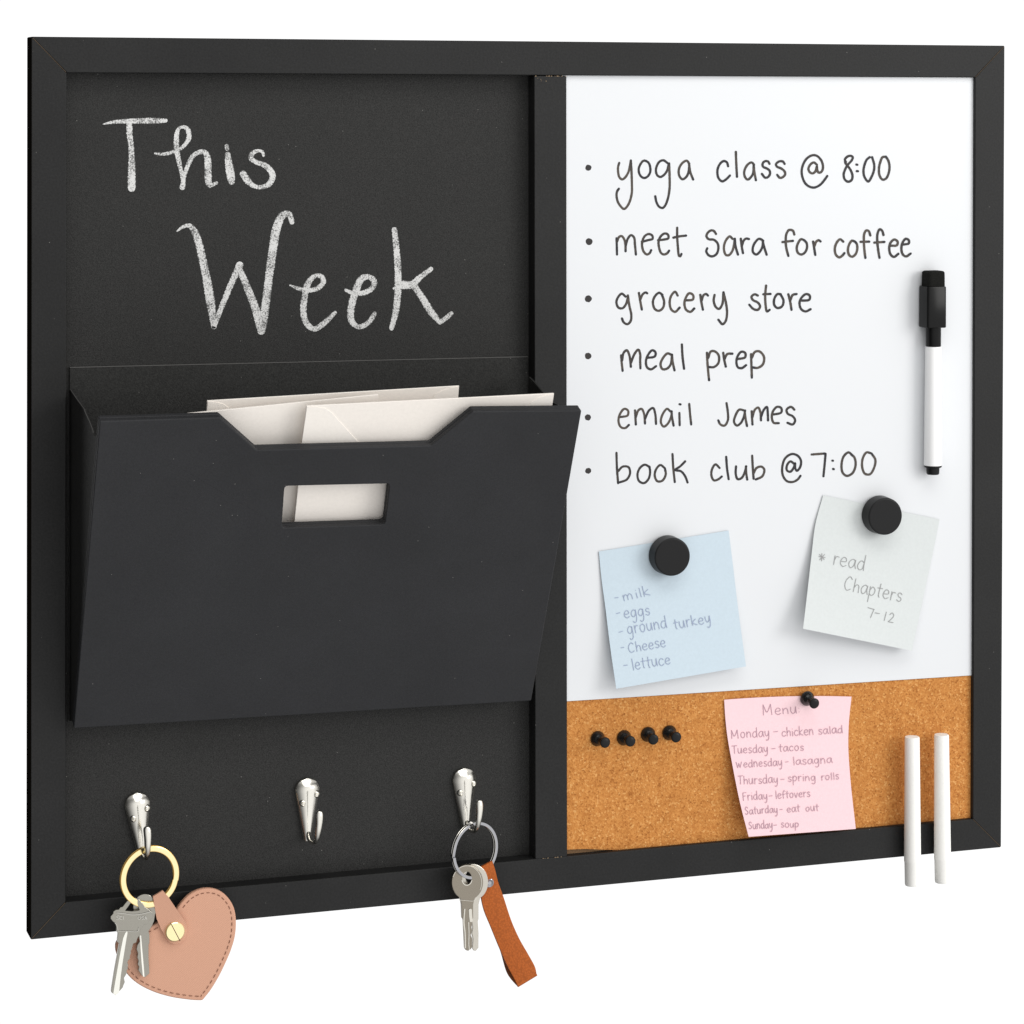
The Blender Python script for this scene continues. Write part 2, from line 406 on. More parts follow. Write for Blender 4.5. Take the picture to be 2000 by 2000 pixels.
# ------------------------------------------------------------------ the memo board
board = empty('memo_board', (BW/2, BT, BH/2), 'black framed wall organizer with chalkboard, whiteboard, cork strip and mail pocket', 'memo board')
iL, iRt, iRb, iT, iB = 0.0178, 0.5334, 0.5340, 0.4390, 0.0173
e = 0.00006
outer = [(0, 0), (BW, 0), (BW, BH), (0, BH)]; inner = [(iL, iB+0.0002), (iRb, iB+0.0004), (iRt, iT), (iL, iT)]
for k in range(4):
    a, b = outer[k], outer[(k+1) % 4]; c, d = inner[(k+1) % 4], inner[k]
    q = [Vector((p[0], 0, p[1])) for p in (a, b, c, d)]
    ux = (q[1]-q[0]).normalized(); uz = V(ux.z, 0, -ux.x)
    q = [q[0]+ux*e, q[1]-ux*e, q[2]-ux*e, q[3]+ux*e]
    bm = bmesh.new(); hexa(bm, q, [v+V(0, BT, 0) for v in q]); fixn(bm)
    cn = sum(q, V(0, 0, 0))/4
    for f in bm.faces:                   # the outer edge of the moulding is matte and darker
        c = f.calc_center_median(); on = V(uz.x, 0, uz.z)
        if abs(f.normal.dot(on)) > .99 and (c-cn).dot(on) > 0: f.material_index = 1
    obj('frame_rail', bm, [FRAME, FSIDE], board, bevel=0.0005, seg=2)
for a, d in zip(outer, inner):           # slivers of filler showing in the four mitres
    A = V(a[0], 0, a[1]); D = V(d[0], 0, d[1]); t = (D-A).normalized(); s = V(-t.z, 0, t.x)*0.00017
    A += t*0.0009; D -= t*0.0004; bm = bmesh.new()
    hexa(bm, [A-s+V(0, -.00004, 0), D-s*.7+V(0, -.00004, 0), D+s*.7+V(0, -.00004, 0), A+s+V(0, -.00004, 0)], [A-s+V(0, .003, 0), D-s+V(0, .003, 0), D+s+V(0, .003, 0), A+s+V(0, .003, 0)])
    fixn(bm); obj('mitre_seam', bm, SEAM, board, smooth=False)
dq = [(0.2707, iB+.0001), (0.2890, iB+.0001), (0.2873, iT-.0003), (0.2689, iT-.0003)]
bm = bmesh.new(); hexa(bm, [V(x, .0002, z) for x, z in dq], [V(x, BT-.002, z) for x, z in dq]); fixn(bm)
div = obj('divider_rail', bm, FRAME, board, bevel=0.0004)
rr = random.Random(3); chips = [bmesh.new(), bmesh.new()]
for j in range(22):                      # paint chips along the two butt joints
    top = j % 2; x = (0.2694+0.0175*rr.random()) if top else (0.2710+0.0172*rr.random()); z = (iT-.0004) if top else (iB+.0003)
    if j > 17: x = 0.2702+.006*rr.random(); z = iT-.0012-.0028*rr.random()
    s = 0.00012+0.00022*rr.random()*(1 if j <= 17 else .5)
    bm = chips[1 if j > 17 else top]
    bm.faces.new([bm.verts.new(V(x+s*1.6*math.cos(a), -.00015 if j <= 17 else .00005, z+s*.8*math.sin(a))) for a in (0.3, 1.6, 2.9, 4.1, 5.4)])
for bm in chips: obj('paint_chips', bm, CHIP, div, smooth=False)

def slab(x0, x1, z0, z1, y0, y1):
    bm = bmesh.new(); hexa(bm, [V(x0, y0, z0), V(x1, y0, z0), V(x1, y0, z1), V(x0, y0, z1)], [V(x0, y1, z0), V(x1, y1, z0), V(x1, y1, z1), V(x0, y1, z1)]); fixn(bm); return bm
chalkb = obj('chalkboard_panel', slab(0.0155, 0.2725, 0.0150, 0.4410, .0100, .0120), CHALKB, board)
obj('backing_board', slab(0.006, BW-.006, .006, BH-.006, .0121, .0140), HARD, board)
YW = 0.0022
bz0, bz1 = P(1108, 1369.6, -YW).z, P(1897, 1319, -YW).z
bx0, bx1 = 0.2855, 0.5355
zb = lambda x: bz0+(bz1-bz0)*(x-0.29)/(0.534-0.29)
bm = bmesh.new(); q = [(bx0, zb(bx0)), (bx1, zb(bx1)), (bx1, .4405), (bx0, .4405)]
hexa(bm, [V(x, YW, z) for x, z in q], [V(x, .0060, z) for x, z in q]); fixn(bm)
white = obj('whiteboard_panel', bm, WHITE, board)
bm = bmesh.new(); q = [(bx0, .0205), (0.300, .0198), (0.332, .0160), (bx1, .0150), (bx1, zb(bx1)-.0003), (bx0, zb(bx0)-.0003)]
hexa(bm, [V(x, YW+.0008, z) for x, z in q], [V(x, .0042, z) for x, z in q]); fixn(bm)
obj('cork_panel', bm, CORK, board)
obj('backing_strip', slab(0.2855, 0.345, .0152, .0225, .0044, .0119), RAW, board)

# chalk lettering
ci = Ink(lambda x, y, q: P(x, y, -.0100+q), 0.00016, 0.000004)
z2 = Z(150, 180, 450/1932)
for s in [[(222, 268, 10), (300, 252, 28), (400, 244, 38), (500, 241, 45), (620, 240, 50), (745, 238, 36)],
          [(440, 265, 48), (442, 350, 52), (455, 450, 46), (460, 560, 56), (460, 680, 66), (460, 805, 64)],
          [(658, 513, 18), (720, 520, 26), (790, 506, 30), (862, 478, 30), (915, 430, 34), (940, 380, 42), (932, 320, 42), (905, 294, 34), (868, 296, 28), (845, 325, 34), (835, 390, 46), (838, 480, 46), (858, 590, 40), (878, 680, 34), (892, 750, 38), (885, 795, 50)],
          [(888, 775, 36), (905, 690, 34), (935, 605, 38), (975, 535, 40), (1030, 502, 42), (1075, 505, 46), (1097, 560, 56), (1100, 650, 60), (1103, 745, 60), (1115, 783, 38), (1170, 762, 30)],
          [(1265, 525, 50), (1278, 620, 66), (1290, 700, 70), (1298, 750, 56)], [(1256, 450, 34), (1260, 474, 38)],
          [(1567, 532, 24), (1556, 500, 26), (1522, 491, 28), (1478, 510, 40), (1460, 550, 46), (1498, 583, 40), (1570, 610, 46), (1622, 655, 52), (1643, 705, 52), (1617, 765, 50), (1550, 796, 36), (1485, 786, 40), (1432, 742, 56), (1396, 688, 58)]]:
    ci.stroke(z2(s), jitter=0.09, step=1.5)
ci.build('chalk_lettering', CHALK_INK, chalkb)
ci = Ink(lambda x, y, q: P(x, y, -.0100+q), 0.00016, 0.000004)
z3 = Z(300, 380, 650/1932)
for s in [[(137, 212, 10), (170, 188, 20), (205, 180, 26), (235, 210, 40), (260, 275, 44), (285, 380, 46), (310, 500, 50), (330, 620, 52), (350, 765, 32)],
          [(350, 768, 28), (400, 640, 32), (450, 520, 36), (500, 410, 42)], [(495, 425, 36), (540, 530, 42), (590, 660, 48), (625, 790, 46)],
          [(632, 768, 48), (655, 600, 48), (675, 440, 48), (695, 300, 50), (715, 190, 50), (748, 122, 44), (785, 112, 36), (803, 160, 30)],
          [(793, 527, 10), (840, 545, 22), (895, 556, 26), (950, 545, 28), (985, 510, 30), (977, 478, 28), (940, 472, 26), (897, 515, 36), (876, 600, 38), (870, 690, 38), (890, 750, 36), (930, 780, 32), (980, 755, 34), (1053, 686, 22)],
          [(1117, 555, 20), (1160, 573, 24), (1220, 570, 30), (1272, 540, 32), (1280, 502, 34), (1250, 478, 32), (1207, 490, 40), (1167, 580, 42), (1145, 670, 42), (1150, 735, 36), (1190, 768, 30), (1245, 745, 30), (1283, 692, 26)],
          [(1398, 205, 34), (1408, 300, 36), (1418, 420, 40), (1418, 560, 40), (1405, 680, 38), (1382, 775, 28)],
          [(1395, 545, 14), (1440, 526, 46), (1500, 522, 44), (1545, 482, 34), (1610, 432, 28)],
          [(1505, 520, 38), (1560, 600, 40), (1610, 680, 40), (1662, 742, 28)], [(1662, 742, 26), (1700, 715, 28), (1728, 690, 26)]]:
    ci.stroke(z3(s), jitter=0.09, step=1.5)
ci.build('chalk_lettering', CHALK_INK, chalkb)

# marker lettering, one mesh per written line
A = Z(1120, 280, 360/1932); B = Z(1450, 280, 360/1932); C = Z(1120, 540, 480/1932); D = Z(1120, 760, 620/1932)
MS = lambda x, y, q: P(x, y, -YW+q)
lines = [
 ([(A, 157, 255, 32)], [(A, [
  [(480,205),(468,250),(470,310),(482,355),(510,378),(540,360),(575,305),(592,240),(602,180)], [(602,180),(608,280),(613,420),(612,520),(590,610),(560,665),(530,688),(500,665),(465,610),(452,540),(460,500),(477,475)],
  [(765,185),(735,182),(705,215),(685,265),(690,315),(715,352),(745,363),(780,345),(805,300),(803,240),(785,200),(762,186)],
  [(985,205),(945,178),(905,190),(875,235),(865,290),(880,335),(910,352),(945,335),(980,290),(1000,215)], [(1003,210),(1008,330),(1008,470),(990,580),(960,655),(935,677),(900,665),(872,620),(858,555)],
  [(1215,215),(1190,182),(1155,195),(1115,245),(1103,300),(1115,350),(1145,377),(1180,355),(1205,310),(1215,235)], [(1213,225),(1225,300),(1255,378)],
  [(1622,240),(1610,200),(1580,185),(1545,205),(1515,260),(1510,320),(1525,370),(1560,398),(1600,378),(1640,338)], [(1703,90),(1707,200),(1715,350)],
  [(1893,225),(1870,200),(1835,215),(1800,265),(1790,315),(1803,360),(1828,380),(1860,355),(1885,310),(1890,240)], [(1890,230),(1897,300),(1913,385)]]),
  (B, [[(285,215),(270,190),(235,188),(212,215),(218,245),(255,262),(285,285),(290,320),(270,352),(240,360),(205,320)],
  [(443,215),(425,190),(385,190),(352,220),(365,245),(405,262),(440,290),(450,320),(430,350),(395,362),(365,330)],
  [(782,225),(750,200),(715,220),(693,265),(705,300),(735,315),(765,295),(782,240),(784,272),(797,305),(820,305),(840,280),(845,235),(825,175),(780,130),(735,125),(680,155),(640,215),(622,290),(632,360),(665,425),(715,458),(760,462),(815,435),(860,385),(890,342)],
  [(1085,195),(1075,170),(1100,140),(1135,130),(1158,145),(1145,180),(1105,225),(1075,280),(1062,330),(1075,380),(1110,402),(1145,385),(1155,340),(1135,280),(1100,230),(1080,205),(1078,180)],
  [(1196,222),(1206,224)], [(1200,291),(1212,292)],
  [(1335,145),(1305,170),(1280,230),(1270,290),(1280,350),(1320,400),(1355,350),(1380,280),(1382,220),(1360,145)],
  [(1500,140),(1470,145),(1445,200),(1432,270),(1440,340),(1470,380),(1505,370),(1535,310),(1543,240),(1530,180),(1505,140)]])]),
 ([(A, 165, 1030, 36)], [(A, [
  [(452,995),(455,1080),(457,1165)], [(457,1030),(480,980),(505,972),(530,1000),(545,1060),(547,1130)], [(547,1080),(570,1000),(605,962),(635,985),(645,1060),(655,1165)],
  [(718,1032),(780,1015),(830,1000),(825,965),(790,950),(750,970),(722,1030),(722,1090),(740,1140),(772,1165),(800,1150),(815,1120)],
  [(888,1015),(950,1008),(995,995),(990,955),(955,945),(915,975),(893,1030),(900,1100),(920,1150),(950,1165),(985,1150),(1003,1125)],
  [(1088,885),(1088,970),(1095,1080),(1108,1180),(1120,1185),(1132,1160)], [(1048,988),(1110,975),(1180,967)],
  [(1495,950),(1475,920),(1445,912),(1410,935),(1395,975),(1420,1005),(1470,1010),(1510,1045),(1520,1100),(1500,1160),(1455,1185),(1415,1170),(1393,1130),(1403,1100)],
  [(1668,1000),(1640,975),(1610,1000),(1582,1060),(1580,1125),(1600,1170),(1630,1172),(1665,1130),(1685,1060),(1692,1000)], [(1692,1000),(1700,1080),(1725,1165)],
  [(1755,1000),(1765,1080),(1778,1150)], [(1768,1070),(1785,1020),(1810,998),(1840,1003)]]),
  (B, [[(205,1010),(175,1000),(140,1030),(112,1085),(112,1140),(145,1165),(180,1140),(210,1085),(218,1020)], [(215,1030),(230,1090),(255,1168)],
  [(545,955),(530,915),(490,908),(462,950),(455,1030),(462,1100),(483,1180)], [(420,1035),(475,1028),(530,1022)],
  [(650,1015),(615,1005),(585,1045),(570,1100),(585,1150),(620,1165),(655,1145),(678,1095),(672,1040),(650,1018)],
  [(742,1030),(752,1090),(765,1170)], [(755,1080),(775,1030),(800,1015),(820,1028)],
  [(1058,1030),(1025,1005),(990,1040),(970,1100),(980,1165),(1015,1195),(1050,1175),(1070,1150)],
  [(1180,1030),(1150,1020),(1120,1060),(1107,1120),(1120,1170),(1150,1188),(1185,1165),(1205,1110),(1200,1055),(1180,1028)],
  [(1342,965),(1325,920),(1300,912),(1278,950),(1275,1040),(1280,1120),(1290,1200)], [(1240,1032),(1330,1030)],
  [(1480,960),(1465,915),(1440,900),(1418,945),(1415,1030),(1425,1120),(1438,1200)], [(1385,1040),(1490,1033)],
  [(1550,1072),(1620,1068),(1628,1030),(1595,1008),(1555,1040),(1540,1100),(1555,1165),(1590,1190),(1635,1158)],
  [(1690,1060),(1745,1048),(1745,1015),(1715,1000),(1685,1030),(1668,1090),(1680,1160),(1715,1185),(1765,1155)]])]),
 ([(C, 117, 175, 28)], [(C, [
  [(410,158),(380,135),(350,165),(338,205),(355,245),(385,250),(412,220),(430,158)], [(428,150),(440,230),(455,300),(450,350),(425,375),(395,360),(382,330)],
  [(515,130),(525,190),(538,260)], [(525,185),(545,140),(570,125),(580,132)], [(700,145),(675,128),(645,150),(625,200),(640,255),(672,270),(705,245),(713,195),(698,148)],
  [(820,150),(800,120),(770,150),(757,205),(770,260),(800,278),(835,245)], [(880,188),(940,180),(940,145),(910,132),(885,165),(873,210),(885,260),(920,278),(950,252)],
  [(998,145),(1005,195),(1018,260)], [(1008,190),(1025,145),(1045,138),(1058,150)], [(1110,145),(1103,190),(1120,240),(1145,255),(1170,220),(1180,125)], [(1180,125),(1200,210),(1208,290),(1195,355),(1172,375),(1140,340)],
  [(1450,150),(1425,140),(1400,160),(1412,185),(1450,205),(1468,235),(1450,262),(1415,255),(1383,222)], [(1515,72),(1508,150),(1512,230),(1522,275),(1543,262)], [(1493,140),(1550,137)],
  [(1630,140),(1605,138),(1580,175),(1580,225),(1605,248),(1640,235),(1652,190),(1630,142)], [(1690,140),(1705,200),(1715,262)], [(1705,190),(1725,145),(1755,138)],
  [(1785,190),(1855,182),(1858,150),(1830,138),(1795,165),(1778,205),(1790,255),(1825,275),(1865,257)]])]),
 ([(C, 115, 625, 26)], [(C, [
  [(375,620),(380,680),(387,742)], [(383,660),(395,600),(420,580),(440,620),(452,710)], [(452,680),(480,610),(510,575),(525,610),(525,660),(527,722)],
  [(575,640),(640,628),(645,595),(620,580),(585,620),(570,670),(580,715),(610,730),(650,705)], [(770,615),(740,605),(705,640),(685,690),(700,728),(735,725),(765,690),(775,615)], [(775,620),(780,670),(795,738)],
  [(853,535),(858,630),(870,725)], [(1050,600),(1055,690),(1065,800),(1067,815)], [(1060,640),(1080,590),(1110,588),(1142,620),(1140,680),(1105,712),(1065,712)],
  [(1178,600),(1185,650),(1198,708)], [(1188,650),(1210,610),(1250,607)], [(1285,650),(1350,635),(1350,600),(1320,592),(1290,630),(1282,680),(1295,715),(1325,720),(1358,697)],
  [(1397,610),(1400,700),(1403,795)], [(1403,640),(1425,595),(1460,588),(1498,630),(1490,690),(1450,718),(1410,715)]])]),
 ([(D, 88, 172, 19)], [(D, [
  [(285,170),(330,160),(332,130),(310,120),(282,155),(275,200),(290,232),(315,237),(338,218)], [(375,130),(380,215)], [(380,170),(395,130),(415,120),(430,150),(436,210)], [(437,180),(460,130),(485,115),(498,150),(503,212)],
  [(590,135),(570,120),(540,160),(533,205),(550,228),(575,210),(597,160),(598,135)], [(597,140),(602,180),(610,222)], [(645,145),(647,220)], [(646,92),(652,93)], [(705,90),(710,150),(717,215)],
  [(932,85),(940,140),(940,190),(920,222),(895,215),(882,190)], [(1040,130),(1010,125),(985,165),(978,200),(995,222),(1020,205),(1040,160),(1045,130)], [(1043,140),(1048,180),(1057,225)],
  [(1085,135),(1090,215)], [(1090,170),(1105,125),(1125,112),(1138,140),(1142,190)], [(1142,170),(1160,125),(1178,108),(1183,145),(1185,190)],
  [(1215,155),(1265,142),(1265,115),(1240,108),(1215,135),(1208,175),(1220,205),(1250,207)], [(1345,125),(1325,108),(1298,125),(1305,150),(1335,165),(1350,190),(1335,215),(1303,205)]])]),
 ([(D, 90, 497, 18)], [(D, [
  [(262,388),(265,480),(272,572)], [(272,500),(300,472),(335,475),(345,510),(325,550),(280,568)], [(465,475),(435,460),(405,480),(390,520),(400,560),(430,572),(458,545),(467,500),(462,472)],
  [(555,480),(530,462),(505,485),(495,525),(510,560),(540,558),(562,520),(557,482)], [(603,395),(608,480),(617,565)], [(680,440),(650,470),(620,492),(655,500),(680,530),(695,568)],
  [(890,480),(865,458),(845,485),(840,525),(855,555),(880,550),(903,532)], [(930,412),(935,480),(945,548)], [(990,470),(988,515),(1000,548),(1025,540),(1045,500),(1052,470)], [(1050,470),(1052,510),(1058,550)],
  [(1088,405),(1092,480),(1097,545)], [(1098,510),(1115,480),(1145,472),(1162,490),(1150,530),(1110,550)],
  [(1345,455),(1320,440),(1300,465),(1300,495),(1320,503),(1340,480),(1350,450),(1350,480),(1360,497),(1380,475),(1385,435),(1365,405),(1330,395),(1290,420),(1272,470),(1275,525),(1300,560),(1335,565),(1365,550),(1382,528)],
  [(1450,398),(1490,395),(1530,392)], [(1535,394),(1530,450),(1522,530)], [(1576,435),(1580,436)], [(1581,486),(1585,487)],
  [(1700,405),(1675,385),(1645,410),(1632,465),(1640,510),(1665,528),(1700,510),(1718,460),(1710,415),(1690,397)], [(1810,390),(1785,385),(1762,420),(1758,475),(1775,515),(1805,518),(1830,480),(1838,430),(1815,392)]])]),
]
for bl, parts in lines:
    ik = Ink(MS)
    for zf, x, y, r in bl:
        (cx_, cy_, cr_), = zf([(x, y, r)]); ik.dot(cx_, cy_, cr_, 0.25)
    for zf, ss in parts:
        for s in ss: ik.stroke(zf(s), 4.7 if zf is not D else 4.5, jitter=0.06)
    ik.build('handwritten_line', MARK_INK, white)

# ------------------------------------------------------------------ mail pocket
NT, ZT, NB_, ZB = 0.08134, 0.26967, 0.0060, 0.10579
def zn(z): return NB_+(NT-NB_)*(z-ZB)/(ZT-ZB)
pd = V(0, -(NT-NB_), ZT-ZB).normalized(); pn = V(1, 0, 0).cross(pd).normalized()      # up the slope; outward normal
if pn.y > 0: pn = -pn
p0 = V(0.02, -NT, ZT)
FP = lambda x, y: PP(x, y, p0, pn)
PT = 0.0058
XL, XR = 0.0204, 0.2661
# back plate + side sheets + floor
bm = bmesh.new()
q = [P(136.8, 717, -.0088), P(1031, 696, -.0088), V(0.2682, .0088, .1070), V(0.0204, .0088, .1070)]
hexa(bm, q, [v+V(0, .0011, 0) for v in q])
def sheet(X, pix, dx):
    top = [PX(x, y, X) for x, y in pix]
    pts = top + [V(X, -(NB_-PT*.9), ZB+.004), V(X, .0087, ZB+.002)]
    hexa(bm, pts, [v+V(dx, 0, 0) for v in pts])
lp = [(135.5, 760), (150, 781), (164, 800), (165.5, 806), (174, 824), (179.5, 838), (181.5, 846.5)]
pts = [PX(x, y, XL+.0006) for x, y in lp]
pts = [V(v.x, min(v.y, .0086), v.z) for v in pts]
bk = lambda z, t: V(XL+.0006, -zn(z)+t, z)
zt = pts[-1].z
poly = pts + [bk(zt-.001, PT*1.12), bk(ZB+.004, PT*1.12), V(XL+.0006, .0086, ZB+.002)]
hexa(bm, poly, [v+V(.0009, 0, 0) for v in poly])
rp = [(1036, 736), (1044.5, 744.6), (1064, 767), (1078, 783)]
pts = [PX(x, y, XR) for x, y in rp]; pts = [V(v.x, min(v.y, .0086), v.z) for v in pts]
bk = lambda z, t: V(XR, -zn(z)+t, z)
zt = pts[-1].z
poly = pts + [bk(zt-.003, PT*1.12), bk(ZB+.004, PT*1.12), V(XR, .0086, ZB+.002)]
hexa(bm, poly, [v+V(-.0009, 0, 0) for v in poly])
flo = [V(XL+.0016, -(NB_-PT*1.1), ZB+.003), V(XR-.001, -(NB_-PT*1.1), ZB+.003), V(XR-.001, .0086, ZB+.003), V(XL+.0016, .0086, ZB+.003)]
hexa(bm, flo, [v+V(0, 0, .001) for v in flo]); fixn(bm)
pocket = obj('mail_pocket', bm, SHEET, board, smooth=False)
# front panel with notch and window
zz = Z(380, 720, 770/1932); zw = Z(530, 920, 270/1932)
nt_ = zz([(125, 240), (305, 400), (1160, 378), (1365, 210)])
out = [(144, 1423), (1037.7, 1369), (1136, 802)] + nt_[::-1] + [(195, 823)]
def rnd(pts, r, seg=4):
    o = []
    n = len(pts)
    for i in range(n):
        p = Vector(pts[i]); a = (Vector(pts[i-1])-p).normalized(); b = (Vector(pts[(i+1) % n])-p).normalized()
        for k in range(seg+1):
            t = k/seg; o.append(tuple((p+a*r)*(1-t)**2+p*2*t*(1-t)+(p+b*r)*t**2))
    return o
win = rnd(zw([(186, 212), (1655, 178), (1590, 750), (146, 798)]), 8)
def halfplate(th0, th1, grow=0.0):
    bm = bmesh.new()
    plate(bm, [out, win], lambda x, y: FP(x, y)-pn*th0, -pn*(th1-th0)); return bm
bm = bmesh.new()
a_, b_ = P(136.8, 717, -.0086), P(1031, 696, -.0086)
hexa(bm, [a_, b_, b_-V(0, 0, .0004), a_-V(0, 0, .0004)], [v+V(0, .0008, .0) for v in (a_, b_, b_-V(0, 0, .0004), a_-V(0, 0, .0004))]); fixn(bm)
obj('edge_highlight', bm, EDGE, pocket, smooth=False)  # highlight line put into colour along the back plate's top
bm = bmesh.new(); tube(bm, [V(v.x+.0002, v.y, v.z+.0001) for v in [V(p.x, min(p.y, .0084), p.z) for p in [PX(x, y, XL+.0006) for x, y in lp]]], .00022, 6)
obj('edge_highlight', bm, EDGE, pocket, smooth=False)
fpan = obj('front_panel', halfplate(0, PT*.52), POCKET, pocket, smooth=False, bevel=0.0006, seg=3)
obj('panel_lining', halfplate(PT*.54, PT), POCKET, pocket, smooth=False, bevel=0.0007, seg=3)

# ------------------------------------------------------------------ wall hooks (screwed to the board: parts of it)
z4 = Z(570, 1500, 80/909)
anchor = P(*z4([(345, 500)])[0], -.0085)
tip2 = P(*z4([(372, 1570)])[0], -.0085)
Lh = (anchor-tip2).length
RH = (P(*z4([(615, 500)])[0], -.008)-P(*z4([(80, 500)])[0], -.008)).length/2
hb = bmesh.new()
rows = []
NU, NV = 12, 34
for j in range(NV+1):
    s = -RH + (Lh+RH+.0006)*j/NV         # distance below the centre of the round head
    if s <= 0: hw = math.sqrt(max(RH*RH-s*s, 1e-9))
    else:
        t = s/(Lh+.0006); hw = RH*(1-t)+0.0021*t
    hw = max(hw, .0004)
    bul = 0.0033*min(1, max(0.25, (s+RH)/(RH*.6)))
    rows.append([hb.verts.new(V(hw*u, -.0004-bul*(1-u*u)*(hw/RH)**.6, -s)) for u in [math.sin(math.pi/2*(-1+2*i/NU)) for i in range(NU+1)]])
for a, b in zip(rows, rows[1:]):
    for i in range(NU): hb.faces.new((a[i], a[i+1], b[i+1], b[i]))
ed = [x for x in hb.edges if x.is_boundary]
ex = bmesh.ops.extrude_edge_only(hb, edges=ed); vv = [g for g in ex['geom'] if isinstance(g, bmesh.types.BMVert)]
for v in vv: v.co.y = 0.0012
fixn(hb)
arm_px = [(375, 1440, -.0065, 75), (372, 1530, -.004, 75), (395, 1610, .001, 72), (450, 1655, .007, 70), (510, 1650, .0125, 72), (552, 1560, .0165, 84), (583, 1400, .019, 104), (605, 1230, .0200, 120), (612, 1100, .0202, 130), (608, 1010, .0199, 126), (604, 965, .0196, 100), (602, 945, .0194, 50)]
ap = []
for x, y, n, wz in arm_px:
    p = P(*z4([(x, y)])[0], n)-anchor; ap.append((p.x, p.y, p.z, wz*0.088/3.78/1450))
def cr3(pts, m=5):
    o = []
    for i in range(len(pts)-1):
        p0_, p1_, p2_, p3_ = pts[max(i-1, 0)], pts[i], pts[i+1], pts[min(i+2, len(pts)-1)]
        for k in range(m):
            t = k/m; o.append(tuple(0.5*((2*b)+(-a+c)*t+(2*a-5*b+4*c-d)*t*t+(-a+3*b-3*c+d)*t**3) for a, b, c, d in zip(p0_, p1_, p2_, p3_)))
    o.append(pts[-1]); return o
sp = cr3(ap)
ab = bmesh.new(); tube(ab, [V(*p[:3]) for p in sp], [max(p[3], .0003) for p in sp], 14, 0.85, V(1, 0, 0))
def local(name, bm, m, parent, loc=None, **k):
    bm.normal_update(); me = bpy.data.meshes.new(name); bm.to_mesh(me); bm.free(); me.materials.append(m)
    for p in me.polygons: p.use_smooth = True
    try: me.set_sharp_from_angle(angle=math.radians(45))
    except Exception: pass
    o = bpy.data.objects.new(name, me); COL.objects.link(o); o.parent = parent
    if loc is not None: o.location = loc
    return o
hook = local('wall_hook', hb, NICKEL, board)
prong = local('prong', ab, NICKEL, hook)
Ry = Matrix.Rotation(math.radians(90), 4, 'X')
for (x, y) in ((545, 580), (250, 780)):
    c = P(*z4([(x, y)])[0], -.0062)-anchor
    sb = bmesh.new()
    lathe(sb, [(0, .0014), (.0006, .00135), (.0007, .0009), (.0011, .0012), (.0017, .0008), (.00195, .0003), (.0020, -.0016), (0, -.0016)], 24, Ry)
    local('screw', sb, NICKEL, hook, c+V(0, 0.0004, 0))
bo = ORG[board.name]
places = [((600.4, 1544), 0.0), ((268.5, 1573), 5.0), ((907, 1524), 1.8)]
for i, ((x, y), tilt) in enumerate(places):
    h = hook if i == 0 else hook.copy()
    if i:
        COL.objects.link(h)
        for ch in list(hook.children):
            c = ch.copy(); COL.objects.link(c); c.parent = h
    h.location = P(x, y, -.0085)-bo
    h.rotation_euler = (0, -math.radians(tilt), 0)

# ------------------------------------------------------------------ envelopes in the pocket
def envelope(label, tl, tr, hgt, ntop, nbot, flaps, toff=0.0):
    pts = [zz([tl])[0], zz([tr])[0]]
    ztop, zbot = 0.27, 0.112
    d = V(0, -(ntop-nbot), ztop-zbot).normalized(); nn = V(1, 0, 0).cross(d).normalized()
    if nn.y > 0: nn = -nn
    q0 = V(0.1, -ntop, ztop)
    f = lambda x, y: PP(x, y, q0, nn)
    a, b = f(*pts[0]), f(*pts[1])
    ax = (b-a).normalized(); dn = ax.cross(nn).normalized()
    if dn.z > 0: dn = -dn
    root = empty('envelope', (a+b)/2+dn*hgt, label, 'envelope', 'cream envelopes in the mail pocket')
    bm = bmesh.new(); q = [a, b, b+dn*hgt, a+dn*hgt]
    hexa(bm, q, [v-nn*.0009 for v in q]); fixn(bm)
    obj('body', bm, ENV, root, smooth=False, bevel=0.00015, seg=1)
    for fl in flaps:
        bm = bmesh.new(); pp = [f(*p)+nn*.00028 for p in zz(fl)]
        hexa(bm, pp, [v-nn*.00022 for v in pp]); fixn(bm)
        obj('side_flap', bm, ENVE, root, smooth=False)
    return f
fo = PT+.0012
n_f = NT-fo/abs(pn.y) - .0005
envelope('front cream envelope with rounded side flaps, spanning the notch of the black pocket', (548, 183), (1762, 122), 0.105, n_f-.0012, 0.0002,
         [[(551, 186), (600, 187), (640, 194), (668, 212), (690, 236), (800, 357), (930, 500), (505, 500)], [(1755, 126), (1722, 130), (1688, 141), (1655, 160), (1625, 190), (1500, 350), (1700, 350)]])
envelope('cream envelope tilted behind the front one, its corner showing at left of the notch', (-170, 234), (900, 127), 0.105, n_f-.0085, -.0012, [])
envelope('rearmost cream envelope in the pocket, topmost corner standing highest behind the others', (62, 158), (1297, 85), 0.115, n_f-.018, -.003,
         [[(66, 160), (110, 164), (140, 172), (165, 190), (200, 240), (300, 330), (45, 330)], [(1290, 88), (1250, 95), (1210, 108), (1180, 124), (1165, 142), (1100, 260), (1260, 260)]])

